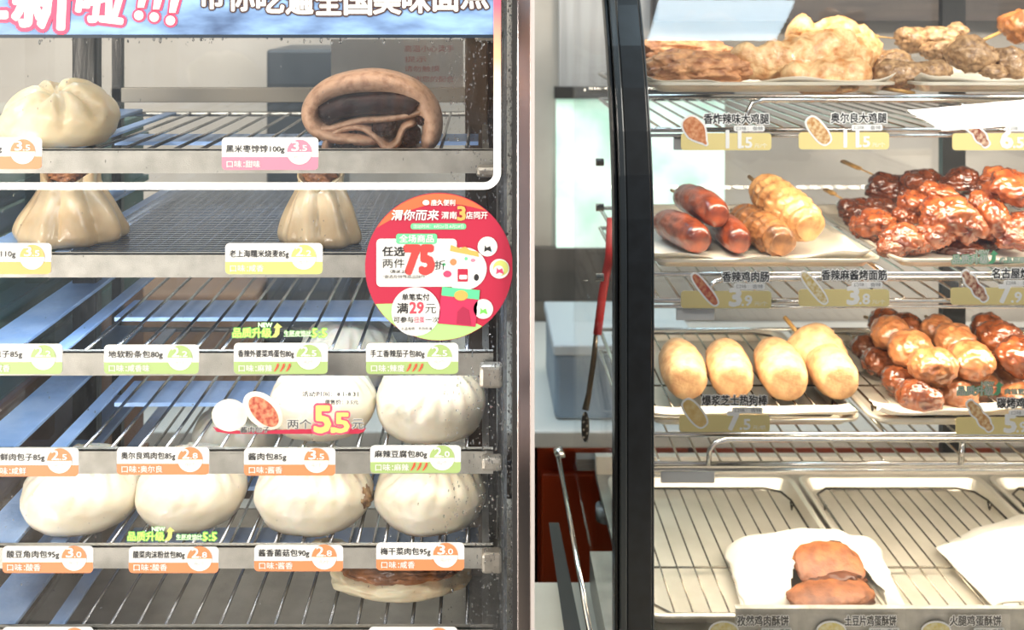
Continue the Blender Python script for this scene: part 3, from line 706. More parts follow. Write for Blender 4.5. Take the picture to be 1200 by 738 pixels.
link('sauce_stain', lump(W(426, 577, .952), 9*.952/F, .016, 19*.952/F, 4, 5, .3, .25, rot=(0, -.5, 0), sub=4), mat('sauce_stain', '#6b4524', .35, c2='#b79468', scale=120, coat=.3), stained, smooth=True)
def dumpling(px, Y, row, wb, wt, h, lab, seed, m='dumpling', dip=.28):
    c = Vector((X_(px, Y), Y, SH[row])); u = Y / F
    t = thing('open_dumpling', lab, 'dumpling', c, 'open-topped dumplings on the second shelf')
    def fn(s, v):
        a = 2*PI*s; 
        # v 0..1 bottom to lip, then back inside
        if v < 0.85:
            q = v / 0.85; z = h * q
            rb = wb/2; neck = wt/2*0.62
            r = rb * (1 - q)**1.0 + neck * q if q < 0.72 else None
            f0 = rb * (1-0.72) + neck*0.72
            if r is None: r = f0 + (wt/2 - f0) * ((q-0.72)/0.28) ** 1.3
            amp = 0.13 * math.sin(min(1, q*1.1 + .15) * PI * .8)
            w5 = abs(math.sin(a*3.5 + seed + 1.1*q + .8*noise.noise(Vector((math.cos(a)*2, math.sin(a)*2, seed)))))
            r *= 1 + amp * 2.4 * (w5 ** .6 - .6) + 0.05 * math.sin(a*9 + seed*2 + 3*q) + .14*noise.noise(Vector((math.cos(a), math.sin(a), q*2+seed)))
            z -= h*dip*max(0, -math.sin(a))*q**4
            if q < 0.12: r *= 0.86 + 0.14*math.sqrt(q/0.12)
        else:
            q = (v - .85)/.15; z = h*(1 - 0.16*q) - h*dip*max(0, -math.sin(a)); r = wt/2*(1 - 0.35*q)
            r *= 1 + 0.1 * math.sin(a*7 + seed + 1.3)
        return c + Vector((r*math.cos(a)*u, r*math.sin(a)*u*0.9, z))
    link('wrapper', MB().sheet(fn, 90, 44), M[m], t, smooth=True)
    link('filling', lump(c + Vector((0, -.003, h*0.86)), wt*.40*u, wt*.46*u, h*.17, seed, 8, .3, .3, sub=4), M['meat'], t, smooth=True)
dumpling(84, 0.965, 1, 128, 62, 0.076, 'wide open-topped dumpling with crinkled skin and brown filling on the second shelf', 2)
dumpling(376, 0.955, 1, 98, 58, 0.075, 'narrow open-topped dumpling with tall folds above the pale lime tag', 5)

# folded dark rice bun with date paste
Y = 0.95
t = thing('dark_rice_bun', 'folded brown black-rice bun with dark date filling on the top steamer shelf', 'bun', (X_(440, Y), Y, SH[0]))
def ribbon(pts, r, m, name, ry=1.0, seed=0, flat=5.0, dy=0.0):
    """thick dough band: path in picture plane, stretched in depth"""
    P = [W(px, py, Y) for px, py in pts]
    # catmull resample
    out = []
    for i in range(len(P)-1):
        p0 = P[max(i-1, 0)]; p1 = P[i]; p2 = P[i+1]; p3 = P[min(i+2, len(P)-1)]
        for k in range(7):
            s = k/7; out.append(0.5*((2*p1)+(p2-p0)*s+(2*p0-5*p1+4*p2-p3)*s*s+(3*p1-p0-3*p2+p3)*s**3))
    out.append(P[-1])
    mb = MB(); n = 20; base = 0
    N = len(out)
    for i, p in enumerate(out):
        tg = (out[min(i+1, N-1)] - out[max(i-1, 0)]).normalized()
        a = Vector((tg.z, 0, -tg.x)); s = i/(N-1)
        end = min(1, min(s, 1-s)/0.07 + .25)**.5
        rr = (r(s) if callable(r) else r) * Y / F * end
        for k in range(n):
            q = 2*PI*k/n; cy = math.sin(q); cx_ = math.cos(q)
            w = 1 + .10*noise.noise(Vector((s*8, cx_*1.5, seed)))
            yy = math.copysign(abs(cy)**0.7, cy) * ry * end
            mb.v.append(p + a*(cx_*rr*w) + Vector((0, yy*0.03 + dy, 0)))
    for i in range(N-1):
        for k in range(n):
            k2 = (k+1) % n; mb.f.append((i*n+k, i*n+k2, (i+1)*n+k2, (i+1)*n+k))
    mb.f.append(tuple(range(n))[::-1]); mb.f.append(tuple((N-1)*n + k for k in range(n)))
    link(name, mb, m, t, smooth=True)
rd = M['rice_dough']
ribbon([(448, 163), (400, 158), (374, 148), (368, 128), (384, 106), (415, 96), (450, 95), (480, 104), (500, 124), (507, 150), (500, 173)], lambda s: 7 + 5*math.sin(PI*s) + 3.5*s, rd, 'dough_skin', 1.0, 1)
ribbon([(372, 148), (395, 146), (425, 138), (455, 136), (485, 130), (497, 126)], 6, rd, 'dough_fold', 0.9, 2, dy=.0)
ribbon([(384, 176), (388, 160), (402, 149), (425, 146), (442, 156), (455, 169), (468, 163), (476, 146), (490, 140)], 5.5, rd, 'dough_fold', 0.9, 3)
ribbon([(380, 178), (420, 177), (470, 176), (506, 176)], 6, rd, 'dough_fold', 1.0, 4)
ribbon([(380, 134), (400, 124), (425, 120), (455, 118), (480, 119), (490, 125)], lambda s: 14.5, M['date'], 'date_filling', .85, 5, dy=-.008)
def dlump(px, py, r1, r2, sd): link('date_filling', lump(W(px, py, Y-0.010), r1*1.1*Y/F, 0.022, r2*Y/F, sd, 4, .25, .15, sub=4), M['date'], t, smooth=True)
dlump(411, 164, 17, 14, 3); dlump(450, 149, 15, 12, 4); dlump(481, 160, 13, 15, 5); dlump(496, 140, 9, 9, 6)
link('dough_back', lump(W(440, 140, Y+0.03), 66*Y/F, 0.012, 38*Y/F, 9, 3, .1, .05, sub=4), rd, t, smooth=True)

# brown broken bun on the bottom shelf
Y = 0.96; c = Vector((X_(470, Y), Y, SH[5] + 0.0006))
t = thing('broken_bun', 'browned flattened bun with dark sauce soaked top on the bottom steamer shelf', 'bun', c)
m_burn = mat('burnt_crust', '#3a1b0c', .4, c2='#b5713a', scale=28, lo=.3, hi=.72, bump=.5, bscale=100, coat=.3)
m_pale = mat('pale_dough', '#eadcbb', .45, c2='#c69a66', scale=26, lo=.5, hi=.8, bump=.3, bscale=120, sss=.3)
def fn(d):
    a = 82*Y/F; r = 1 + .08*fbm(d*2, 3)
    return c + Vector((d.x*a*r, d.y*a*.55*r, (0.5+0.5*d.z)*0.030))
link('bun_base', blob(fn, 5), m_pale, t, smooth=True)
def fn(d):
    a = 68*Y/F; r = 1 + .14*fbm(d*2.5+Vector((3, 0, 0)), 3)
    return c + Vector((-.001 + d.x*a*r, -.004+d.y*a*.55*r, 0.016 + (0.5+0.5*d.z)*(0.021 - .008*math.exp(-((d.x)**2+(d.y)**2)*4)) + .002*fbm(d*6, 2)))
link('brown_crust', blob(fn, 5), m_burn, t, smooth=True)
link('torn_flap', lump(c + Vector((-0.062, 0.012, .03)), .026, .018, .011, 4, 4, .3, .1, rot=(0, .5, .2), sub=4), m_pale, t, smooth=True)
# ------------------------------------------------------------------ fried food warmer (cabinet on the photo's other half)
RY = 1.30
t_w = thing('food_warmer', 'black-framed glass warming cabinet with wire shelves of fried snacks', 'warming cabinet', (0.66, 1.5, CT))
WX0, WX1, WB = 0.166, 1.17, 1.80
WTOP = 1.80; WBOT = Z_(738, 1.28) - 0.03
def post(xa, xb, ya, yb, m, name):
    """post that leans back towards its head"""
    mb = MB(); rows = []
    for k in range(22):
        z = CT + 0.001 + (WTOP - CT - 0.001) * k / 21
        h = max(0, (z - 1.30) / 0.5); dy = 0.28 * h ** 2
        rows.append((z, dy))
    for i, (z, dy) in enumerate(rows):
        mb.v += [Vector((xa, ya+dy, z)), Vector((xb, ya+dy, z)), Vector((xb, yb+dy, z)), Vector((xa, yb+dy, z))]
    for i in range(len(rows)-1):
        for k in range(4):
            a = i*4+k; b = i*4+(k+1) % 4; mb.f.append((a, b, b+4, a+4))
    mb.f.append((0, 3, 2, 1)); n = len(mb.v); mb.f.append((n-4, n-3, n-2, n-1))
    return link(name, mb, m, t_w, bevel=0.0015)
PY = 1.20
post(X_(735, PY), X_(764, PY), PY, PY+0.035, M['post_black'], 'front_post')
post(X_(726, PY), X_(734.5, PY), PY-0.004, PY+0.03, M['post_edge'], 'post_edge')
post(X_(721, PY), X_(725.5, PY), PY+0.004, PY+0.03, M['post_black'], 'post_edge')
post(X_(764.5, PY), X_(768, PY), PY+0.006, PY+0.02, M['post_edge'], 'post_edge')
post(WX1, WX1+0.04, PY, PY+0.035, M['post_black'], 'front_post')
def pane(u, v):
    z = WBOT + (WTOP - WBOT) * v; h = max(0, (z - 1.30) / 0.5)
    return (X_(766, PY) + (WX1 - X_(766, PY)) * u, PY + 0.014 + 0.28*h**2 - 0.0, z)
link('front_glass', MB().sheet(pane, 4, 40), M['show_glass'], t_w, smooth=True)
link('side_glass', MB().box((WX0-0.004, PY+0.03, CT+0.05), (WX0-0.001, WB, WTOP)), glass_mat('side_clear', refl=.12), t_w)
link('side_glass', MB().box((WX1+0.03, PY+0.03, CT+0.05), (WX1+0.033, WB, WTOP)), M['clear'], t_w)
link('back_glass', MB().box((WX0, WB, CT+0.05), (WX1+0.03, WB+0.003, WTOP)), M['clear'], t_w)
link('roof', MB().box((WX0-0.006, PY+0.2, WTOP), (WX1+0.04, WB+0.01, WTOP+0.04)), M['post_black'], t_w)
link('base', MB().box((WX0-0.006, PY+0.012, CT+0.001), (WX1+0.04, 1.5, CT+0.055)), M['steel'], t_w)
for xx, w in ((X_(1112, WB)-0.02, 0.04), (WX1, .02)):
    link('back_stile', MB().box((xx, WB-0.02, CT+0.05), (xx+w, WB-0.004, WTOP)), M['dark'] if w > .03 else M['post_edge'], t_w)
link('door_track', MB().box((WX0+0.001, WB-0.03, CT+0.05), (WX1, WB-0.005, CT+0.07)), M['steel'], t_w)
m_screw = M['chrome']
for py in (190, 243, 325):
    mb = MB().tube([(WX0-0.006, 1.33, Z_(py, 1.33)), (WX0-0.016, 1.33, Z_(py, 1.33))], 0.005, 10)
    link('glass_fixing', mb, m_screw, t_w)
# wire shelves
front_u = [113, 321, 509]; front_l = [152, 352, 543]
SHR = []      # height of the surface trays stand on
m_ch = M['chrome']
BY = 1.72
wp = None
for i, (u_, l_) in enumerate(zip(front_u, front_l)):
    zu, zl = Z_(u_, RY), Z_(l_, RY); SHR.append(zu + 0.004)
    f = MB()
    x0, x1 = WX0+0.035, WX1-0.005
    for z in (zu, zl):
        f.tube([(x0, RY, z), (x1, RY, z)], 0.0032, 8)
        f.tube([(x0, BY, z), (x1, BY, z)], 0.0032, 8)
        for x in (x0, x1): f.tube([(x, RY, z), (x, BY, z)], 0.0032, 8)
    f.tube([(x0, RY-0.002, zl-0.007), (x1, RY-0.002, zl-0.007)], 0.0022, 8)
    sh = link('wire_shelf', f, m_ch, t_w, smooth=True)
    for x in (0.52, 0.845):
        link('cross_bar', MB().tube([(x, RY, zu-0.003), (x, BY, zu-0.003)], 0.003, 8), m_ch, sh, smooth=True)
    # raised lip wire that turns up from the lower rail
    xs = X_(835 if i else 878, RY)
    link('lip_wire', MB().tube([(xs-0.006, RY-0.004, zl), (xs-0.005, RY-0.006, zl+0.02), (xs+0.002, RY-0.006, zu-0.008), (xs+0.016, RY-0.006, zu-0.004), (x1, RY-0.006, zu-0.004)], 0.0034, 8), m_ch, sh, smooth=True)
    link('lip_wire', MB().tube([(X_(1124, RY), RY-0.004, zl), (X_(1126, RY), RY-0.004, zu-0.004)], 0.0036, 8), m_ch, sh, smooth=True)
    n = int((x1 - x0) / 0.026)
    for k in range(1, n):
        x = x0 + k * 0.026
        if wp is None:
            wp = link('shelf_wire', MB().tube([(x, RY-0.001, zl), (x, RY+.002, zl+0.003), (x, BY, zl+0.003)], 0.0017, 6), m_ch, sh, smooth=True); w0 = (x, zl)
        else: copy_part(wp, sh, (x - w0[0], 0, zl - w0[1]))
    # white holders for labels under the shelf
    m_h = mat('holder', '#dfe0de', 0.4) if i == 0 else m_h
    for (a, b) in (((790, 858),), ((793, 838),), ((775, 838),))[i]:
        link('label_holder', MB().box((X_(a, RY), RY+0.002, zl-0.026), (X_(b, RY), RY+0.006, zl-0.0085)), m_h, t_w, bevel=0.001)
    # heating lamp under the shelf above
    l = bpy.data.lights.new('warming_lamp', 'AREA'); l.shape = 'RECTANGLE'; l.size = 0.9; l.size_y = 0.03
    l.energy = (0, 2.0, 2.4)[i]; l.color = (1, 0.88, 0.70)
    if i:
        zz = Z_(front_l[i-1], RY) - 0.03
        o = bpy.data.objects.new('warming_lamp', l); COL.objects.link(o); o.location = (0.68, RY+0.03, zz); o.rotation_euler = (0.35, 0, 0)
for (z, e) in ((1.70, 2.6), (Z_(552, RY) - 0.012, 2.4)):
    l = bpy.data.lights.new('warming_lamp', 'AREA'); l.shape = 'RECTANGLE'; l.size = 0.9; l.size_y = 0.04
    l.energy = e; l.color = (1, 0.89, 0.72)
    o = bpy.data.objects.new('warming_lamp', l); COL.objects.link(o); o.location = (0.68, RY+0.06, z); o.rotation_euler = (0.3, 0, 0)

# trays
m_tray = mat('tray_steel', '#e2dac9', 0.36, 0.45, c2='#d2c9b6', scale=14, bump=.1, bscale=90)
def tray(x0, x1, y0, y1, z, lab, depth=0.016, group='metal trays in the food warmer'):
    t = thing('baking_tray', lab, 'tray', ((x0+x1)/2, (y0+y1)/2, z), group)
    cxx, cyy = (x0+x1)/2, (y0+y1)/2
    def ring(dx, zz, r):
        hx, hy = (x1-x0)/2 + dx, (y1-y0)/2 + dx
        return [(cxx + q[0], cyy + q[1], zz) for q in rrect(-hx, hx, -hy, hy, r)]
    rs = [ring(-0.016, z+0.0005, .012), ring(-0.008, z+depth*.9, .018), ring(-0.003, z+depth, .02), ring(0, z+depth-0.001, .022), ring(0, z+depth-.004, .022),
          ring(-0.0015, z+depth-.004, .02), ring(-0.009, z+depth*.9-0.003, .017), ring(-0.017, z-0.0, .012)]
    mb = MB(); n = len(rs[0])
    for r in rs: mb.v += [Vector(v) for v in r]
    for i in range(len(rs)-1):
        for k in range(n): mb.f.append((i*n+k, i*n+(k+1) % n, (i+1)*n+(k+1) % n, (i+1)*n+k))
    mb.f.append(tuple(range(n))[::-1]); mb.f.append(tuple((len(rs)-1)*n + k for k in range(n)))
    link('tray_body', mb, m_tray, t, bevel=0)
    return t
rwp = {}
m_rw = mat('rack_wire', '#6a6357', 0.25, 1.0)
def rack(x0, x1, y0, y1, z, lab, sp=0.0235):
    t = thing('wire_rack', lab, 'wire rack', ((x0+x1)/2, (y0+y1)/2, z), 'wire racks standing in the trays')
    r = 0.02
    fr = [(x0+r, y1, z), (x1-r*1.6, y1, z), (x1-r*.4, y1-r*.6, z), (x1, y1-r*2, z), (x1, y0+r, z), (x1-r, y0, z), (x0+r, y0, z), (x0, y0+r, z), (x0, y1-r, z), (x0+r, y1, z)]
    link('rim', MB().tube(fr, 0.0019, 7), m_rw, t, smooth=True)
    k = 1
    key = round(y1-y0, 3)
    x = x0 + sp
    while x < x1 - 0.012:
        if key not in rwp:
            rwp[key] = (link('rack_wire', MB().tube([(x, y0, z+.001), (x, y1-0.004, z+.001), (x, y1+0.001, z-.002)], 0.0013, 6), m_rw, t, smooth=True), x - t.location.x)
        else:
            o, ox = rwp[key]; copy_part(o, t, (x - t.location.x - ox, 0, 0))
        x += sp
    link('cross_wire', MB().tube([(x0, y0+(y1-y0)*.33, z-.0022), (x1, y0+(y1-y0)*.33, z-.0022)], 0.0014, 6), m_rw, t, smooth=True)
    for (xx, yy) in ((x0+.002, y1-.05), (x1-.002, y1-.05), (x0+.002, y0+.04), (x1-.002, y0+.04)):
        link('foot', MB().tube([(xx, yy-.006, z), (xx, yy, z-.010), (xx, yy+.006, z)], 0.0014, 6), m_rw, t, smooth=True)
    return t
TB = 1.665
tr = []
for i, (xs, nm) in enumerate((((0.215, 0.535, 0.555, 0.86, 0.875, 1.15), 'top'), ((0.215, 0.515, 0.53, 0.85, 0.865, 1.15), 'second'), ((0.210, 0.488, 0.500, 0.80, 0.815, 1.15), 'third'))):
    labs = [('metal tray on the %s warmer shelf beside the black post' % nm), ('metal tray in the middle of the %s warmer shelf' % nm), ('metal tray at the photo edge on the %s warmer shelf' % nm)]
    for j in range(3):
        tray(xs[2*j], xs[2*j+1], RY+0.004, TB, SHR[i], labs[j], depth=0.014)
# bottom deck
ZD = 0.8035
link('deck', MB().box((WX0+0.03, 1.285, ZD-0.010), (WX1-0.002, 1.75, ZD)), M['steel'], t_w)
link('deck_ridge', MB().box((WX0+0.03, 1.735, ZD), (WX1-0.002, 1.75, ZD+0.03)), mat('cream_deck', '#d8cfbe', .4), t_w)
link('label_rail', MB().box((X_(862, 1.268), 1.268, Z_(742, 1.268)), (WX1-0.002, 1.271, Z_(714, 1.268))).box((X_(862, 1.268), 1.268, Z_(714, 1.268)), (WX1-0.002, 1.276, Z_(713, 1.268))), M['ledge'], t_w)
for j, (a, b) in enumerate(((0.208, 0.512), (0.520, 0.822), (0.832, 1.13))):
    lab = ('metal tray on the warmer deck beside the black post', 'metal tray in the middle of the warmer deck', 'metal tray at the photo edge on the warmer deck')[j]
    tray(a, b, RY, 1.69, ZD+.001, lab, 0.020)
    rack(a+0.018, b-0.022, RY+0.014, 1.655, ZD+.0145, lab.replace('metal tray', 'empty wire rack' if j == 0 else 'wire rack'))
rack(0.228, 0.470, RY+0.018, 1.645, SHR[2]+0.0135, 'wire rack under the corn dogs on the third shelf')
rack(0.518, 0.782, RY+0.018, 1.645, SHR[2]+0.0135, 'wire rack under the meatball skewers on the third shelf')

# parchment sheets
m_paper = mat('parchment', '#ece3d2', 0.55, c2='#ddd0b8', scale=12, sss=0.1)
m_bag = mat('white_paper', '#e6e1d6', 0.6, c2='#d9d3c6', scale=10, bump=.5, bscale=35, bdist=.004)
def parchment(x0, x1, y0, y1, z, seed, lab, lift=0.014, m=None):
    def fn(u, v):
        x = x0 + (x1-x0)*u + .006*noise.noise(Vector((v*3, seed, 1))); y = y0 + (y1-y0)*v + .008*noise.noise(Vector((u*3, seed, 5)))
        e = max(0, 1 - v/0.10)**1.3 + 0.7*max(0, 1 - u/0.09)**2 + 0.7*max(0, 1 - (1-u)/0.09)**2
        w = e * lift * (0.75 + 0.6*noise.noise(Vector((u*4+seed, v*4, 2)))) + 0.0007*abs(noise.noise(Vector((u*6, v*6, seed))))
        return (x, y, z + max(w, 0) + 0.0006)
    o = link('parchment_sheet', MB().sheet(fn, 44, 30), m or m_paper, None, smooth=True, solid=0.0003)
    c = Vector(((x0+x1)/2, (y0+y1)/2, z)); o.data.transform(Matrix.Translation(-c)); o.location = c
    return tag(o, lab, 'paper', 'parchment sheets lining the trays')
zz = [s + 0.0015 for s in SHR]
parchment(0.206, 0.53, RY+0.006, 1.62, zz[0]+.001, 1, 'parchment under the crusted dark chicken and fried chicken legs', .018)
parchment(0.562, 0.85, RY+0.006, 1.62, zz[0]+.001, 3, 'parchment under the peppered chicken skewers on the top shelf', .018)
parchment(0.206, 0.505, RY+0.006, 1.60, zz[1]+.001, 5, 'parchment under the sausages and wrapped gluten skewers', .020)
parchment(0.535, 0.84, RY+0.006, 1.60, zz[1]+.001, 8, 'parchment under the glazed chicken pieces', .008)
parchment(0.512, 0.79, RY+0.006, 1.35, zz[2]+.0145, 9, 'narrow parchment strip before the meatball skewers', .010)
parchment(0.212, 0.482, RY+0.006, 1.34, zz[2]+.0145, 12, 'narrow parchment strip before the corn dogs', .006)

# ---- corn dogs
m_corn = mat('corn_batter', '#b08055', 0.5, c2='#d2ab7c', scale=90, lo=.3, hi=.65, bump=0.5, bscale=260, sss=.15)
def corn(p0, p1, r, st, lab, seed):
    t = thing('corn_dog', lab, 'corn dog', p0, 'corn dogs on the third shelf')
    link('batter', capsule(p0, p1, r, seed, .05, 2.2, r1=r*.95), m_corn, t, smooth=True)
    d = (p1 - p0).normalized()
    link('stick', MB().tube([p1 - d*0.01, p1 + d*(0.016+st)], 0.0032, 8), M['straw'], t, smooth=True)
zr = SHR[2] + 0.016
def onrack(px, Y, r): return Vector((X_(px, Y), Y, zr + r*0.93))
r0 = 0.031
for k, (a, b, lab) in enumerate(((806, 793, 'corn dog beside the black post at the end of the line'), (860, 848, 'corn dog second from the black post, behind its picture tag'), (923, 905, 'corn dog third from the black post, under the leaning one'))):
    corn(onrack(a, 1.345, r0), onrack(b, 1.46, r0), r0 if k < 2 else r0*1.07, .03, lab, k+1)
corn(onrack(985, 1.345, r0), onrack(962, 1.45, r0), r0, .02, 'corn dog lying lowest beside the meatball skewers', 6)
corn(W(972, 435, 1.425), W(938, 394, 1.47), 0.042, .02, 'large pale corn dog leaning on top of the others', 8)

# ---- sausages
m_saus = mat('sausage_skin', '#45160a', 0.28, c2='#99451f', scale=42, lo=.35, hi=.7, bump=0.3, bscale=200, coat=.6)
def sausage(p0, p1, r, lab, seed):
    t = thing('sausage_skewer', lab, 'sausage', p0, 'grilled sausages on sticks')
    link('sausage', capsule(p0, p1, r, seed, .06, 2.5, bend=.003), m_saus, t, smooth=True)
    d = (p1-p0).normalized(); link('stick', MB().tube([p1-d*.01, p1+d*.045], .0026, 8), M['straw'], t, smooth=True)
zp = zz[1] + .003
def onp(px, Y, r, z=None): return Vector((X_(px, Y), Y, (z or zp) + r*.95))
sausage(onp(822, 1.35, .0225), onp(776, 1.47, .0225), .0225, 'grilled red sausage lying beside the black post, lower one', 2)
sausage(onp(868, 1.35, .021), onp(838, 1.47, .021), .021, 'grilled red sausage under the crossing one, its end beside the gluten skewer', 3)
sausage(onp(843, 1.37, .022)+Vector((0, 0, .030)), onp(800, 1.50, .022)+Vector((0, 0, .032)), .0225, 'grilled red sausage lying on top of the other two', 4)

# ---- spiral gluten skewers
m_glu = mat('gluten', '#8f5a2c', 0.35, c2='#cf9f66', scale=54, lo=.3, hi=.65, bump=.6, bscale=120, coat=.35)
m_glud = mat('gluten_brown', '#553218', 0.35, c2='#a06c3c', scale=60, lo=.3, hi=.7, bump=.6, bscale=120, coat=.35)
def gluten(p0, p1, r, lab, seed, m):
    t = thing('gluten_skewer', lab, 'gluten skewer', p0, 'spiral gluten skewers')
    link('wrapped_gluten', capsule(p0, p1, r, seed, .10, 3, rings=8, ringamp=.20, sub=6), m, t, smooth=True)
    d = (p1-p0).normalized(); link('stick', MB().tube([p1-d*.01, p1+d*.04], .003, 8), M['straw'], t, smooth=True)
gluten(onp(918, 1.34, .023), onp(868, 1.50, .025), .024, 'spiral gluten skewer lying flat beside the sausages', 2, m_glud)
gluten(onp(950, 1.36, .026)+Vector((0, 0, .012)), onp(892, 1.50, .026)+Vector((0, 0, .042)), .028, 'spiral gluten skewer resting on top, paler and larger', 5, m_glu)

# ---- fried chicken of the top shelf
m_fried = mat('fried_batter', '#b4753a', 0.42, c2='#e6c08c', scale=70, lo=.3, hi=.65, bump=1.0, bdist=.004, bscale=110, coat=.15, sss=.1)
m_crust = mat('peanut_crust', '#8e5a38', 0.55, c2='#d39a68', scale=60, lo=.35, hi=.65, bump=1.0, bscale=200)
m_pep = mat('pepper_chicken', '#6f4f34', 0.42, c2='#b8946a', scale=150, lo=.3, hi=.65, bump=1.0, bscale=220, coat=.2)
m_brown2 = mat('brown_ball', '#9a5d30', 0.4, c2='#c98a52', scale=50, bump=1, bscale=200, coat=.3)
z0 = zz[0] + .002
def top(px, py, Y): return W(px, py, Y)
def piece(name, lab, cat, grp, parts, base):
    t = thing(name, lab, cat, base, grp)
    for nm, mb, m in parts: link(nm, mb, m, t, smooth=True)
    return t
G = 'fried chicken on the top shelf'
piece('fried_chicken', 'dark nut-crusted chicken cutlet beside the black post, top shelf', 'fried chicken', G,
      [('cutlet', lump(W(822, 82, 1.37), .078, .05, .030, 3, 8, .25, .16, sub=5), m_crust),
       ('crumbs', lump(W(868, 78, 1.36), .020, .018, .012, 5, 10, .4, .3, sub=4), m_crust)], W(822, 100, 1.37))
piece('fried_chicken', 'small dark chicken piece behind the nut-crusted cutlet, top shelf', 'fried chicken', G,
      [('crust', lump(W(800, 62, 1.46), .075, .03, .024, 8, 8, .3, .2), m_crust)], W(800, 80, 1.46))
def leg(pts, rs, lab, seed, m=m_fried):
    t = thing('fried_drumstick', lab, 'fried chicken', pts[0], G)
    # chain of lobes merged by a skinned tube with noise
    out = []; rr = []
    for i in range(len(pts)-1):
        for k in range(8):
            s = k/8; out.append(pts[i].lerp(pts[i+1], s)); ss = s*s*(3-2*s); rr.append(rs[i]*(1-ss)+rs[i+1]*ss)
    out.append(pts[-1]); rr.append(rs[-1])
    N = len(out); n = 36; mb = MB()
    # rounded ends
    for i in range(N):
        s = i/(N-1); rr[i] *= min(1, math.sqrt(max(0.02, 1-(1-min(1, s/0.12))**2))) * min(1, math.sqrt(max(0.02, 1-(1-min(1, (1-s)/0.1))**2)))
    for i, p in enumerate(out):
        tg = (out[min(i+1, N-1)] - out[max(i-1, 0)]).normalized(); a = tg.cross(Vector((0, 0, 1))).normalized(); b = a.cross(tg)
        for k in range(n):
            q = 2*PI*k/n; d = a*math.cos(q) + b*math.sin(q)
            w = 1 + .16*(1-abs(noise.noise((p+d*rr[i])*75)))*.8 + .32*fbm((p + d*rr[i])*45 + Vector((seed*5, 0, 0)), 4)
            mb.v.append(p + d*rr[i]*w)
    for i in range(N-1):
        for k in range(n):
            k2 = (k+1) % n; mb.f.append((i*n+k, i*n+k2, (i+1)*n+k2, (i+1)*n+k))
    mb.f.append(tuple(range(n))[::-1]); mb.f.append(tuple((N-1)*n+k for k in range(n)))
    link('fried_meat', mb, m, t, smooth=True)
leg([W(856, 60, 1.37), W(885, 74, 1.36), W(925, 72, 1.37), W(975, 66, 1.40), W(1030, 72, 1.42)], [.014, .020, .030, .038, .022], 'long pale fried chicken leg lying lowest across the parchment', 2)
leg([W(924, 30, 1.43), W(948, 44, 1.43), W(985, 48, 1.43), W(1032, 66, 1.43)], [.019, .020, .032, .02], 'fried chicken leg with a knobbed end raised on top', 4)
leg([W(915, 84, 1.335), W(945, 92, 1.335), W(985, 90, 1.335), W(1020, 82, 1.34)], [.014, .018, .022, .014], 'small fried chicken piece at the parchment lip', 6)
def skewer_pieces(lab, grp, balls, m, st0, st1, name='chicken_skewer', cat='chicken skewer', pn='chicken_piece', seed=0, flat=False, coat=None, sub=4, amp=.3, fine=.16):
    t = thing(name, lab, cat, balls[0][0], grp)
    for i, (c, r, rot) in enumerate(balls):
        sxs = r if isinstance(r, tuple) else (r, r, r)
        link(pn, lump(c, *sxs, seed+i*3, 6, amp, fine, rot=rot, sub=sub), m, t, smooth=True)
    if st0 is not None:
        if flat:
            d = (st1-st0).normalized(); mb = MB().tube([st0, st0.lerp(st1, .6), st0.lerp(st1, .62), st1], [.0022, .0022, .006, .006], 8, flat=.45)
        else: mb = MB().tube([st0, st1], .0025, 8)
        link('stick', mb, M['straw'], t, smooth=True)
    return t
GP = 'peppered chicken skewers on the top shelf'
def b(px, py, Y, wx, wz, wy=None, rot=(0, 0, 0)):
    return (W(px, py, Y), (wx*Y/F, (wy or (wx+wz)/2)*Y/F, wz*Y/F), rot)
skewer_pieces('pale peppered chicken skewer at the parchment lip, top shelf', GP, [b(1055, 88, 1.35, 30, 20), b(1088, 86, 1.36, 26, 18), b(1044, 74, 1.40, 26, 18)], m_pep, W(1030, 103, 1.33), W(1072, 109, 1.325), seed=3)
skewer_pieces('peppered chicken skewer with its stick pointing back over the fried legs', GP, [b(1070, 48, 1.46, 24, 18), b(1098, 42, 1.46, 26, 14), b(1122, 36, 1.46, 14, 10)], m_pep, W(1060, 46, 1.46), W(1010, 41, 1.5), seed=5, flat=True)
skewer_pieces('dark peppered chicken skewer in the middle of its heap', GP, [b(1138, 66, 1.38, 32, 24), b(1106, 62, 1.42, 28, 16)], m_pep, W(1150, 48, 1.46), W(1176, 36, 1.5), seed=11)
skewer_pieces('peppered chicken skewer at the photo edge, under the brown ball', GP, [b(1182, 74, 1.38, 26, 20), b(1215, 76, 1.38, 26, 20), b(1165, 84, 1.36, 18, 10)], m_pep, None, None, seed=17)
skewer_pieces('round brown chicken ball skewer on top at the photo edge', GP, [b(1194, 32, 1.42, 22, 22), b(1222, 34, 1.44, 20, 20)], m_brown2, None, None, seed=21)

# ---- glazed chicken pieces
m_glz = mat('glazed_chicken', '#5e2410', 0.22, c2='#a85c30', scale=45, lo=.32, hi=.68, bump=0.45, bscale=90, coat=.8)
m_glzd = mat('glazed_chicken_dark', '#3a160a', 0.22, c2='#743a1e', scale=45, lo=.32, hi=.7, bump=0.45, bscale=90, coat=.8)
GG = 'glazed chicken skewers on the second shelf'
def g(lab, balls, m, s0=None, s1=None, seed=0): skewer_pieces(lab, GG, balls, m, s0, s1, seed=seed, flat=True, sub=5, amp=.42, fine=.13)
g('dark glazed chicken skewer with a flat stick, upper back', [b(1048, 222, 1.52, 30, 20), b(1075, 214, 1.50, 26, 18)], m_glzd, W(1040, 212, 1.52), W(988, 189, 1.60), 3)
g('dark glazed chicken skewer low at the back, its stick beside the gluten', [b(1002, 250, 1.50, 22, 18), b(1028, 243, 1.50, 20, 16)], m_glzd, W(992, 236, 1.52), W(968, 222, 1.58), 5)
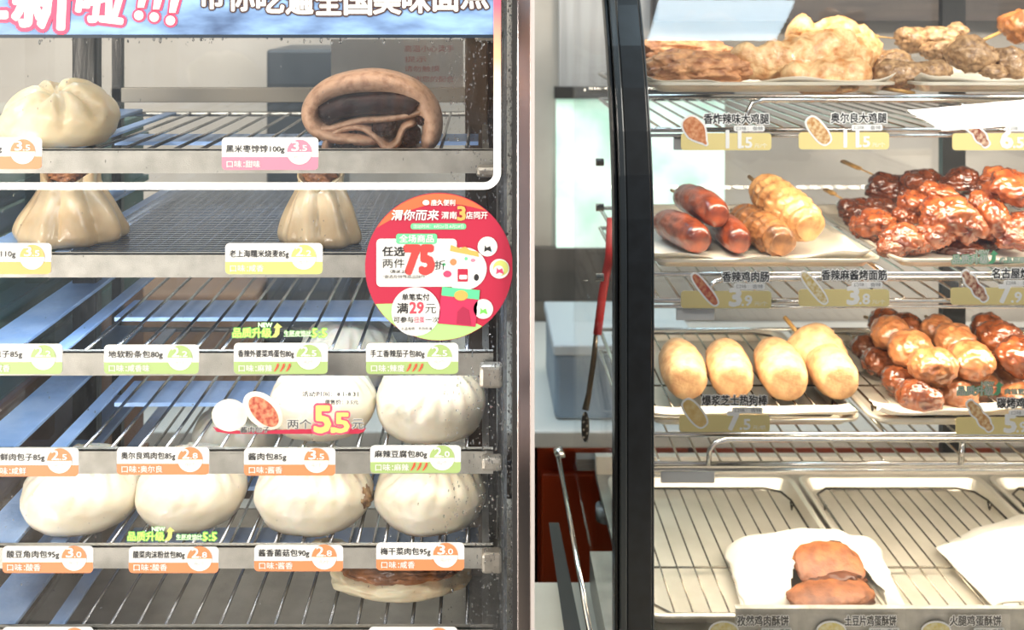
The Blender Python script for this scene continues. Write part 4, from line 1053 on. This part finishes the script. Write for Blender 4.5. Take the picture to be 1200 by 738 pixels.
g('glazed chicken skewer between the back and front ones', [b(1030, 262, 1.42, 26, 18), b(1012, 268, 1.44, 18, 16)], m_glz, None, None, 7)
g('glazed chicken skewer at the front with bumpy end', [b(1052, 280, 1.36, 26, 20), b(1078, 286, 1.36, 20, 14), b(1042, 292, 1.345, 16, 12)], m_glz, None, None, 9)
g('long curled glazed chicken strip in the middle of the heap', [b(1076, 240, 1.42, 24, 16, rot=(0, .5, 0)), b(1098, 226, 1.42, 24, 13, rot=(0, .3, 0)), b(1062, 252, 1.42, 15, 14)], m_glz, None, None, 12)
g('largest glazed chicken piece shining in the middle of the heap', [b(1108, 256, 1.37, 32, 26), b(1132, 262, 1.36, 22, 22), b(1098, 276, 1.36, 22, 16)], m_glz, None, None, 15)
g('glazed chicken piece on top behind the largest', [b(1128, 212, 1.46, 26, 16), b(1150, 222, 1.44, 20, 12)], m_glzd, None, None, 19)
g('glazed chicken piece high at the photo edge', [b(1186, 222, 1.40, 32, 22), b(1168, 210, 1.44, 24, 14)], m_glz, None, None, 23)
g('rounded glazed chicken piece below the upgrade sticker height', [b(1164, 262, 1.38, 24, 26), b(1150, 236, 1.40, 18, 12)], m_glz, None, None, 27)
g('glazed chicken piece low at the photo edge', [b(1198, 262, 1.38, 20, 18), b(1190, 280, 1.36, 22, 14)], m_glz, None, None, 31)
g('dark glazed chicken piece under the largest one', [b(1120, 292, 1.38, 30, 12), b(1150, 288, 1.40, 22, 12)], m_glzd, None, None, 33)

# ---- meatball skewers
m_ball = mat('meatball', '#50230f', 0.25, c2='#8a4a28', scale=60, lo=.35, hi=.7, bump=0.35, bscale=110, coat=.7)
m_ball2 = mat('meatball_pale', '#7a4222', 0.28, c2='#b0764a', scale=60, lo=.3, hi=.7, bump=0.35, bscale=110, coat=.6)
GM = 'meatball skewers on the third shelf'
def ms(lab, pts, m, seed, st=True):
    balls = [(W(px, py, Y), (r*Y/F*1.18, r*Y/F*1.12, r*Y/F), (0, 0, 0)) for px, py, Y, r in pts]
    p, q = balls[0][0], balls[-1][0]; d = (q-p).normalized()
    skewer_pieces(lab, GM, balls, m, p, q + d*.05 if st else q, name='meatball_skewer', cat='meatball skewer', pn='meatball', seed=seed, sub=5, amp=.14, fine=.08)
ms('meatball skewer lying lowest at the front of the tray', [(1078, 468, 1.345, 27), (1055, 447, 1.41, 22), (1030, 424, 1.48, 21), (1014, 408, 1.54, 17)], m_ball, 2)
ms('meatball skewer on top of the heap with the roundest front ball', [(1092, 430, 1.36, 28), (1066, 408, 1.42, 26), (1044, 390, 1.48, 23)], m_ball2, 6)
ms('dark meatball skewer behind the top one, under the blue glare', [(1060, 384, 1.52, 21), (1038, 378, 1.56, 20)], m_ball, 9)
ms('meatball skewer in the middle behind the upgrade sticker', [(1137, 424, 1.38, 28), (1118, 400, 1.44, 24), (1100, 386, 1.49, 20)], m_ball2, 12)
ms('meatball skewer low behind the price tag of the third rail', [(1118, 466, 1.36, 26), (1150, 452, 1.40, 24), (1165, 436, 1.44, 20)], m_ball2, 15, False)
ms('meatball skewer running to the photo edge, upper one', [(1196, 418, 1.38, 28), (1172, 396, 1.44, 25), (1158, 384, 1.5, 20)], m_ball, 18)
ms('meatball skewer low at the photo edge', [(1200, 470, 1.36, 26), (1180, 448, 1.42, 23)], m_ball2, 21, False)

# ---- paper bags of pastry on the deck
m_past = mat('pastry', '#6e3a18', 0.5, c2='#96582c', scale=55, bump=.7, bscale=140, sss=.1)
m_pastd = mat('pastry_dark', '#3e1c0e', 0.4, c2='#5e3018', scale=24)
def bag(pts_front, zb, lab, seed, h, group='paper bags of pastry'):
    pass
RZ = ZD + .0155
def sheet_bag(corner, ex, ey, th, lab, seed, notch, far=None):
    """flat crumpled paper bag: corner point, edge vectors, thickness; mouth at the near side"""
    c = corner + (ex+ey)*.5
    t = thing('paper_bag', lab, 'paper bag', Vector((c.x, c.y, RZ)), 'paper bags of pastry')
    def top_(u, v):
        p = corner + ex*u + ey*v + (far - corner - ex - ey)*u*v + ey*.22*math.sin(PI*u)*v
        e = (min(u, 1-u, v*1.3, 1-v)); k = min(1, max(0, e)/.30) ** .8
        z = th * k + .0035*noise.noise(Vector((u*5+seed, v*5, 0)))*k + 0.010*k*abs(noise.noise(Vector((u*2.5+seed, v*2.5, 3))))
        return (p.x + .010*noise.noise(Vector((u*4, v*4, seed))), p.y + .010*noise.noise(Vector((u*4, v*4, seed+9))), RZ + .001 + max(0, z))
    mb = MB()
    nu, nv = 90, 90
    for j in range(nv+1):
        for i in range(nu+1): mb.v.append(Vector(top_(i/nu, j/nv)))
    for j in range(nv):
        for i in range(nu):
            u, v = (i+.5)/nu, (j+.5)/nv
            if notch and notch(u, v): continue
            a = j*(nu+1)+i; mb.f.append((a, a+1, a+nu+2, a+nu+1))
    link('upper_sheet', mb, m_bag, t, smooth=True, solid=.0004)
    link('lower_sheet', MB().sheet(lambda u, v: corner + ex*u + ey*v + (far - corner - ex - ey)*u*v + ey*.2*math.sin(PI*u)*v + Vector((0, 0, RZ + .0008 + .0006*noise.noise(Vector((u*5, v*5, seed))) - corner.z)), 14, 14), m_bag, t, smooth=True, solid=.0003)
    return t
def N(px, py): # point of the rack plane seen at a pixel
    Yv = (EYE - RZ) * F / (py - VY); return Vector((X_(px, Yv), Yv, RZ))
A = N(870, 718); B = N(1064, 718); Cc = N(850, 644); Dd = N(1026, 636)
nt1 = lambda u, v: (u-.60)**2/.075 + (v-.12)**2/(.13 + .05*math.sin(u*11)) < 1
t = sheet_bag(A, B-A, Cc-A, .034, 'open white paper bag with two brown pastries on the middle deck rack', 3, nt1, Dd)
def past(lab, pa, pb, w, th, m, seed, zoff=0, tilt=0):
    tt = thing('pastry', lab, 'pastry', pa, 'filled pastries in the open bag')
    d = (pb-pa); L = d.length; mid = (pa+pb)/2; ang = math.atan2(d.y, d.x); R = Matrix.Rotation(ang, 3, 'Z') @ Matrix.Rotation(tilt, 3, 'X')
    def fn(q):
        r = 1 + .09*fbm(q*2.2+Vector((seed, 0, 0)), 3)
        p = Vector((math.copysign(abs(q.x)**.8, q.x)*L/2*r, math.copysign(abs(q.y)**.8, q.y)*w/2*r, (q.z*.5)*th))
        return mid + R @ p + Vector((0, 0, zoff))
    link('crust', blob(fn, 5), m, tt, smooth=True)
    link('filling_edge', MB().tube([mid + R@Vector((-L*.40, -w*.40, 0)) + Vector((0, 0, zoff)), mid + R@Vector((0, -w*.50, 0)) + Vector((0, 0, zoff)), mid + R@Vector((L*.40, -w*.40, 0)) + Vector((0, 0, zoff))], .003, 6), m_pastd, tt, smooth=True)
link('filling_layer', lump(N(972, 700) + Vector((0, .012, .022)), .044, .024, .008, 6, 5, .3, .2, sub=4), m_pastd, t, smooth=True)
past('brown folded pastry lying lowest in the mouth of the paper bag', N(928, 722), N(1018, 700), .060, .024, m_past, 2, .014, .15)
past('brown flat pastry standing higher inside the open paper bag', N(934, 694), N(1008, 680), .070, .018, m_past, 5, .028, .45)
A = N(1165, 712); B = N(1330, 690); Cc = N(1096, 642); Dd = N(1290, 602)
t = sheet_bag(A, B-A, Cc-A, .022, 'closed white paper bag with faint green print at the photo edge', 8, None, Dd)
m_fg = mat('faint_green', '#dfe8bf', .6)
def onbag(u, v): 
    p = A + (B-A)*u + (Cc-A)*v; return p
#t2 = sheet_bag(N(900, 655), N(1020, 645)-N(900, 655), N(905, 617)-N(900, 655), .03, 'back fold of white paper bag behind the pastries on the middle rack', 12, None)

# ---- shelf tags of the warmer
def warm_tag(px, py, name, price, lab, pic, per='元/个', pale=False, w=106, Yt=None):
    y = Yt or (RY - 0.014); X = lambda p: X_(px+p, y); Z = lambda q: Z_(py+q, y); u = y/F
    t = thing('shelf_tag', lab, 'price tag', (X(50), y, Z(22)), 'price tags on the warmer shelves')
    link('clear_plate', MB().box((X(0), y+.0006, Z(24)), (X(w), y+.0016, Z(-22))), M['film'], t)
    link('price_band', MB().prism(rrect(X(0), X(w), Z(22), Z(2), 4*u), y, y+.0006), M['yellow_card'], t)
    n = len(name)
    tx0, tx1 = (34, 94) if pic[0] == 'round' else (103 - 10.9*n, 103)
    text(t, name, X(tx0), X(tx1), Z(-9), Z(-21), y-.0004, M['black'], bold=.025, border=.075, bm=M['white_tag'])
    a, b_ = price.split('.')
    text(t, a, X(53 if len(a) > 1 else 57), X(70), Z(19), Z(-1), y-.0006, M['white_tag'], bold=.05 if len(a) < 2 else .03)
    text(t, '.'+b_, X(71), X(83), Z(19), Z(7), y-.0006, M['white_tag'], bold=.03)
    text(t, per, X(86), X(101), Z(19), Z(14), y-.0006, M['white_tag'], res=1)
    link('taste_plate', MB().prism(rrect(X(62), X(98), Z(0), Z(-7), 2*u), y-.0003, y), M['white_tag'], t)
    text(t, '口味：香辣', X(65), X(96), Z(-1.5), Z(-6), y-.0009, M['grey_print'], res=1)
    # picture of the dish with a white contour
    kind, m = pic
    ang = math.radians(-52)
    def pic_poly(L, wd, grow=0, cx={7: 18, 6: 23}.get(len(name), 28), cy=0, kind=kind):
        out = []
        for k in range(36):
            a_ = 2*PI*k/36; lx = math.cos(a_); ly = math.sin(a_)
            if kind == 'leg': wv = wd * (1.0 if lx < 0 else (1 - .75*min(1, lx*1.3))); ww = max(wv, 2.5)
            elif kind == 'beads': ww = wd * (.75 + .35*abs(math.sin(lx*5)))
            else: ww = wd
            qx_ = (L+grow)*math.copysign(abs(lx)**.8, lx); qy_ = (ww+grow)*math.copysign(abs(ly)**.7, ly)
            out.append((X(cx + qx_*math.cos(ang) - qy_*math.sin(ang)), Z(cy - (qx_*math.sin(ang) + qy_*math.cos(ang)))))
        return out
    if kind == 'round':
        link('dish_contour', MB().prism(disc(X(18), Z(-3), 18*u, 30, rz=12*u), y-.0006, y-.0003), M['white_tag'], t)
        link('dish_print', MB().prism(disc(X(18), Z(-3), 16*u, 30, rz=10*u), y-.001, y-.0007), m, t)
    else:
        L, wd = {'leg': (19, 11), 'beads': (21, 6), 'stick': (22, 5), 'dog': (18, 8)}[kind]
        link('dish_contour', MB().prism(pic_poly(L, wd, 2.2), y-.0006, y-.0003), M['white_tag'], t)
        link('dish_print', MB().prism(pic_poly(L, wd), y-.001, y-.0007), m, t)
    return t
p_leg = mat('print_leg', '#c8703c', .5, c2='#e8a878', scale=200); p_or = mat('print_orange', '#c98a4a', .5, c2='#efd3a0', scale=260)
p_red = mat('print_red', '#b8402c', .5, c2='#d8905c', scale=240); p_glu = mat('print_gluten', '#d8b860', .5, c2='#f2e6c0', scale=260)
p_dk = mat('print_dark', '#8c3a22', .5, c2='#e8c8a8', scale=240); p_dog = mat('print_dog', '#e0b86a', .5, c2='#ecd08c', scale=120); p_rnd = mat('print_round', '#e6d27a', .5, c2='#f2e8b8', scale=160)
warm_tag(798, 154, '香炸辣味大鸡腿', '11.5', 'yellow price tag with a fried chicken leg picture at the top rail', ('leg', p_leg))
warm_tag(936, 153, '奥尔良大鸡腿', '11.5', 'yellow price tag below the tall fried chicken legs on the top rail', ('dog', p_or))
warm_tag(1116, 154, '黑椒鸡腿肉', '6.5', 'yellow price tag below the peppered chicken skewers on the top rail', ('beads', p_dk))
warm_tag(798, 339, '香辣鸡肉肠', '3.9', 'yellow price tag with a red sausage picture on the second rail', ('stick', p_red))
warm_tag(936, 337, '香辣麻酱烤面筋', '3.8', 'yellow price tag with a pale gluten picture on the second rail', ('stick', p_glu))
warm_tag(1114, 335, '名古屋炸鸡', '7.9', 'yellow price tag with a red and white skewer picture below the glazed chicken', ('beads', p_dk))
warm_tag(796, 484, '爆浆芝士热狗棒', '7.5', 'yellow price tag with a corn dog picture in front of the corn dogs', ('dog', p_dog), '元/根')
warm_tag(1120, 487, '碳烤鸡肉脆', '5.9', 'yellow price tag in front of the meatball skewers on the third rail', ('beads', p_or))
for px, nm, lab in ((830, '孜然鸡肉酥饼', 'pastry price tag on the deck rail below the open paper bag'), (956, '土豆片鸡蛋酥饼', 'pastry price tag on the deck rail between the two others'), (1079, '火腿鸡蛋酥饼', 'pastry price tag on the deck rail beside the photo edge')):
    warm_tag(px, 742, nm, '5.9', lab, ('round', p_rnd), Yt=1.262)
upgrade(1116, 293, RY-0.018, 104, 'pale green upgrade sticker above the tag of the glazed chicken', '内里更嫩', '', True)
upgrade(1122, 447, RY-0.018, 104, 'pale green upgrade sticker above the tag of the meatball skewers', '肉馅更足', '', True)

# ---- things seen in the gap
t = thing('tongs', 'metal serving tongs hanging with a red strap beside the warmer glass', 'tongs', W(700, 385, 1.45))
YG = 1.45
link('tong_arm', MB().tube([W(699, 383, YG), W(696, 420, YG), W(690, 462, YG), W(686, 480, YG)], [.003, .004, .004, .005], 8, flat=.5), mat('tong_steel', '#4f463c', .3, .8), t, smooth=True)
link('tong_head', lump(W(686, 500, YG), .0075, .004, .028, 2, 3, .05, .02, sub=3), mat('tong_black', '#2a2622', .4, .5), t, smooth=True)
for k in range(8):
    link('grip_hole', MB().box(W(683+(k % 2)*4, 484+k*4.5, YG-.006), W(685+(k % 2)*4, 486+k*4.5, YG-.004)), M['chrome'], t)
t = thing('red_strap', 'red strap hanging down the outside of the warmer glass', 'strap', W(710, 380, 1.44))
link('strap', MB().tube([W(716, 255, 1.44), W(714, 300, 1.44), W(706, 345, 1.44), W(700, 392, 1.44)], .006, 8, flat=.3), mat('strap_red', '#a81f22', .5), t, smooth=True)
t = thing('metal_rod', 'thin steel rod leaning between the counter and the warmer', 'rod', W(692, 738, 1.3))
link('rod', MB().tube([W(654, 532, 1.6), W(692, 745, 1.24)], .0035, 8), M['chrome'], t, smooth=True)
link('rod_knob', MB().tube([W(651, 533, 1.6), W(660, 529, 1.6)], .009, 12), M['chrome'], t, smooth=True)
t = thing('black_rail', 'short black metal rail standing behind the gap on the counter', 'rail', W(655, 700, 1.45))
link('rail_bar', MB().add([W(643, 612, 1.5), W(655, 612, 1.5), W(682, 745, 1.22), W(662, 745, 1.22), W(643, 612, 1.53), W(655, 612, 1.53), W(682, 745, 1.25), W(662, 745, 1.25)], [(0, 1, 2, 3), (4, 7, 6, 5), (0, 4, 5, 1), (3, 2, 6, 7), (0, 3, 7, 4), (1, 5, 6, 2)]), M['dark'], t)
t = thing('glass_jar', 'small glass jar behind the warmer side glass above the red cabinets', 'jar', W(710, 612, 1.7))
link('jar_body', MB().tube([W(712, 608, 1.7), W(712, 592, 1.7)], .02, 16), mat('jar_grey', '#b7b9b6', .2, .5), t, smooth=True)
link('lid', MB().tube([W(712, 590, 1.7), W(712, 575, 1.7)], .014, 16), M['chrome'], t, smooth=True)
bpy.data.objects.remove(_txto)

# ---- the photographer, whose reflection stands in the polished steamer trim
def skin(name, nodes, edges, m, parent, root=0, levels=2):
    me = bpy.data.meshes.new(name); off = origin_of(parent)
    me.from_pydata([Vector(n[0]) - off for n in nodes], edges, [])
    o = bpy.data.objects.new(name, me); COL.objects.link(o); o.parent = parent
    o.modifiers.new('skin', 'SKIN')
    if not me.skin_vertices: me.skin_vertices.new()
    for i, n in enumerate(nodes):
        sv = me.skin_vertices[0].data[i]; r = n[1]
        sv.radius = r if isinstance(r, tuple) else (r, r); sv.use_root = (i == root)
    s = o.modifiers.new('sub', 'SUBSURF'); s.levels = levels; s.render_levels = levels
    me.materials.append(m)
    dg = bpy.context.evaluated_depsgraph_get()
    me2 = bpy.data.meshes.new_from_object(o.evaluated_get(dg)); me2.polygons.foreach_set('use_smooth', [True]*len(me2.polygons))
    o.modifiers.clear(); o.data = me2; me2.name = name
    return o
PYc = -0.46
t = thing('person', 'person in long pale shirt raising a phone, mirrored in the steamer trim', 'person', (0.02, PYc, 0))
m_skin = mat('skin', '#c08a6c', .5, sss=.2); m_shirt = mat('pale_shirt', '#c9b8b6', .8, c2='#bba8a6', scale=10); m_trou = mat('dark_trousers', '#1d1e24', .8); m_hair = mat('dark_hair', '#17120f', .6)
px = 0.02
body = [((px, PYc, .98), (.13, .10)), ((px, PYc, 1.15), (.12, .09)), ((px, PYc, 1.33), (.14, .09)), ((px, PYc+.01, 1.45), (.055, .055)), ((px, PYc+.02, 1.52), (.05, .05)),
        ((px, PYc+.03, 1.60), (.075, .085)), ((px, PYc+.03, 1.69), (.072, .085))]
be = [(0, 1), (1, 2), (2, 3), (3, 4), (4, 5), (5, 6)]
def arm(sgn, hand):
    n = len(body); sh = (px+sgn*.17, PYc, 1.38); el = (px+sgn*.22, PYc+.12, 1.18)
    body.extend([(sh, .05), (el, .038), (tuple(Vector(el).lerp(Vector(hand), .5)), .032), (hand, (.022, .026))]); be.extend([(2, n), (n, n+1), (n+1, n+2), (n+2, n+3)])
    # palm and five fingers closing on the phone edge
    H = Vector(hand); P = H + Vector((-sgn*.006, .02, .045)); m = len(body)
    body.append((tuple(P), (.020, .030))); be.append((n+3, m))
    for k in range(4):
        L = (.026, .030, .028, .022)[k]; b0 = P + Vector((0, .012, -.018 + k*.017)); j = len(body)
        body.extend([(tuple(b0), .0092), (tuple(b0 + Vector((-sgn*L*.5, .016, .002))), .0086), (tuple(b0 + Vector((-sgn*(L*1.25), .012, .001))), .0076)])
        be.extend([(m, j), (j, j+1), (j+1, j+2)])
    j = len(body); body.extend([(tuple(P + Vector((-sgn*.012, -.014, -.004))), .0105), (tuple(P + Vector((-sgn*.035, -.012, .012))), .0085)]); be.extend([(m, j), (j, j+1)])
arm(1, (.105, -.05, 1.50)); arm(-1, (-.10, -.05, 1.50))
for sgn in (1, -1):
    n = len(body); body.extend([((px+sgn*.09, PYc, .90), .085), ((px+sgn*.10, PYc+.01, .50), .055), ((px+sgn*.11, PYc-.01, .10), .038), ((px+sgn*.12, PYc+.10, .03), .03)])
    be.extend([(0, n), (n, n+1), (n+1, n+2), (n+2, n+3)])
skin('body', body, be, m_skin, t)
sh = [((px, PYc, .66), (.20, .15)), ((px, PYc, .98), (.16, .125)), ((px, PYc, 1.15), (.145, .115)), ((px, PYc, 1.33), (.165, .115)), ((px, PYc, 1.42), (.07, .07))]; se = [(0, 1), (1, 2), (2, 3), (3, 4)]
for sgn, hx in ((1, .105), (-1, -.10)):
    n = len(sh); el = Vector((px+sgn*.22, PYc+.12, 1.18)); H = Vector((hx, -.05, 1.50))
    sh.extend([((px+sgn*.17, PYc, 1.38), .066), (tuple(el), .054), (tuple(el.lerp(H, .55)), .045)]); se.extend([(3, n), (n, n+1), (n+1, n+2)])
skin('shirt', sh, se, m_shirt, t, root=1)
tn = [((px, PYc, .92), (.13, .11))]; te = []
for sgn in (1, -1):
    n = len(tn); tn.extend([((px+sgn*.09, PYc, .84), .10), ((px+sgn*.10, PYc+.01, .50), .072), ((px+sgn*.11, PYc-.01, .10), .055)]); te.extend([(0, n), (n, n+1), (n+1, n+2)])
skin('trousers', tn, te, m_trou, t)
link('hair', lump((px, PYc+.005, 1.71), .088, .10, .085, 3, 5, .12, .05, sub=4), m_hair, t, smooth=True)
for sgn in (1, -1):
    link('eye', lump((px+sgn*.03, PYc+.105, 1.665), .010, .006, .006, 2, 2, .2, 0, sub=3), m_hair, t, smooth=True)
    link('ear', lump((px+sgn*.078, PYc+.03, 1.645), .009, .017, .028, 2, 3, .2, 0, sub=3), m_skin, t, smooth=True)
link('nose', lump((px, PYc+.118, 1.635), .012, .016, .022, 2, 3, .2, 0, sub=3), m_skin, t, smooth=True)
link('mouth', lump((px, PYc+.108, 1.595), .022, .006, .007, 2, 3, .2, 0, sub=3), mat('lips', '#9c5347', .5), t, smooth=True)
t = thing('phone', 'dark phone held up by the mirrored person', 'phone', (0, -.02, 1.58))
link('phone_case', MB().box((-.09, -.026, 1.535), (.075, -.017, 1.612)), M['dark'], t, bevel=.003)
link('screen', MB().box((-.084, -.0272, 1.541), (.069, -.0264, 1.606)), M['black'], t)
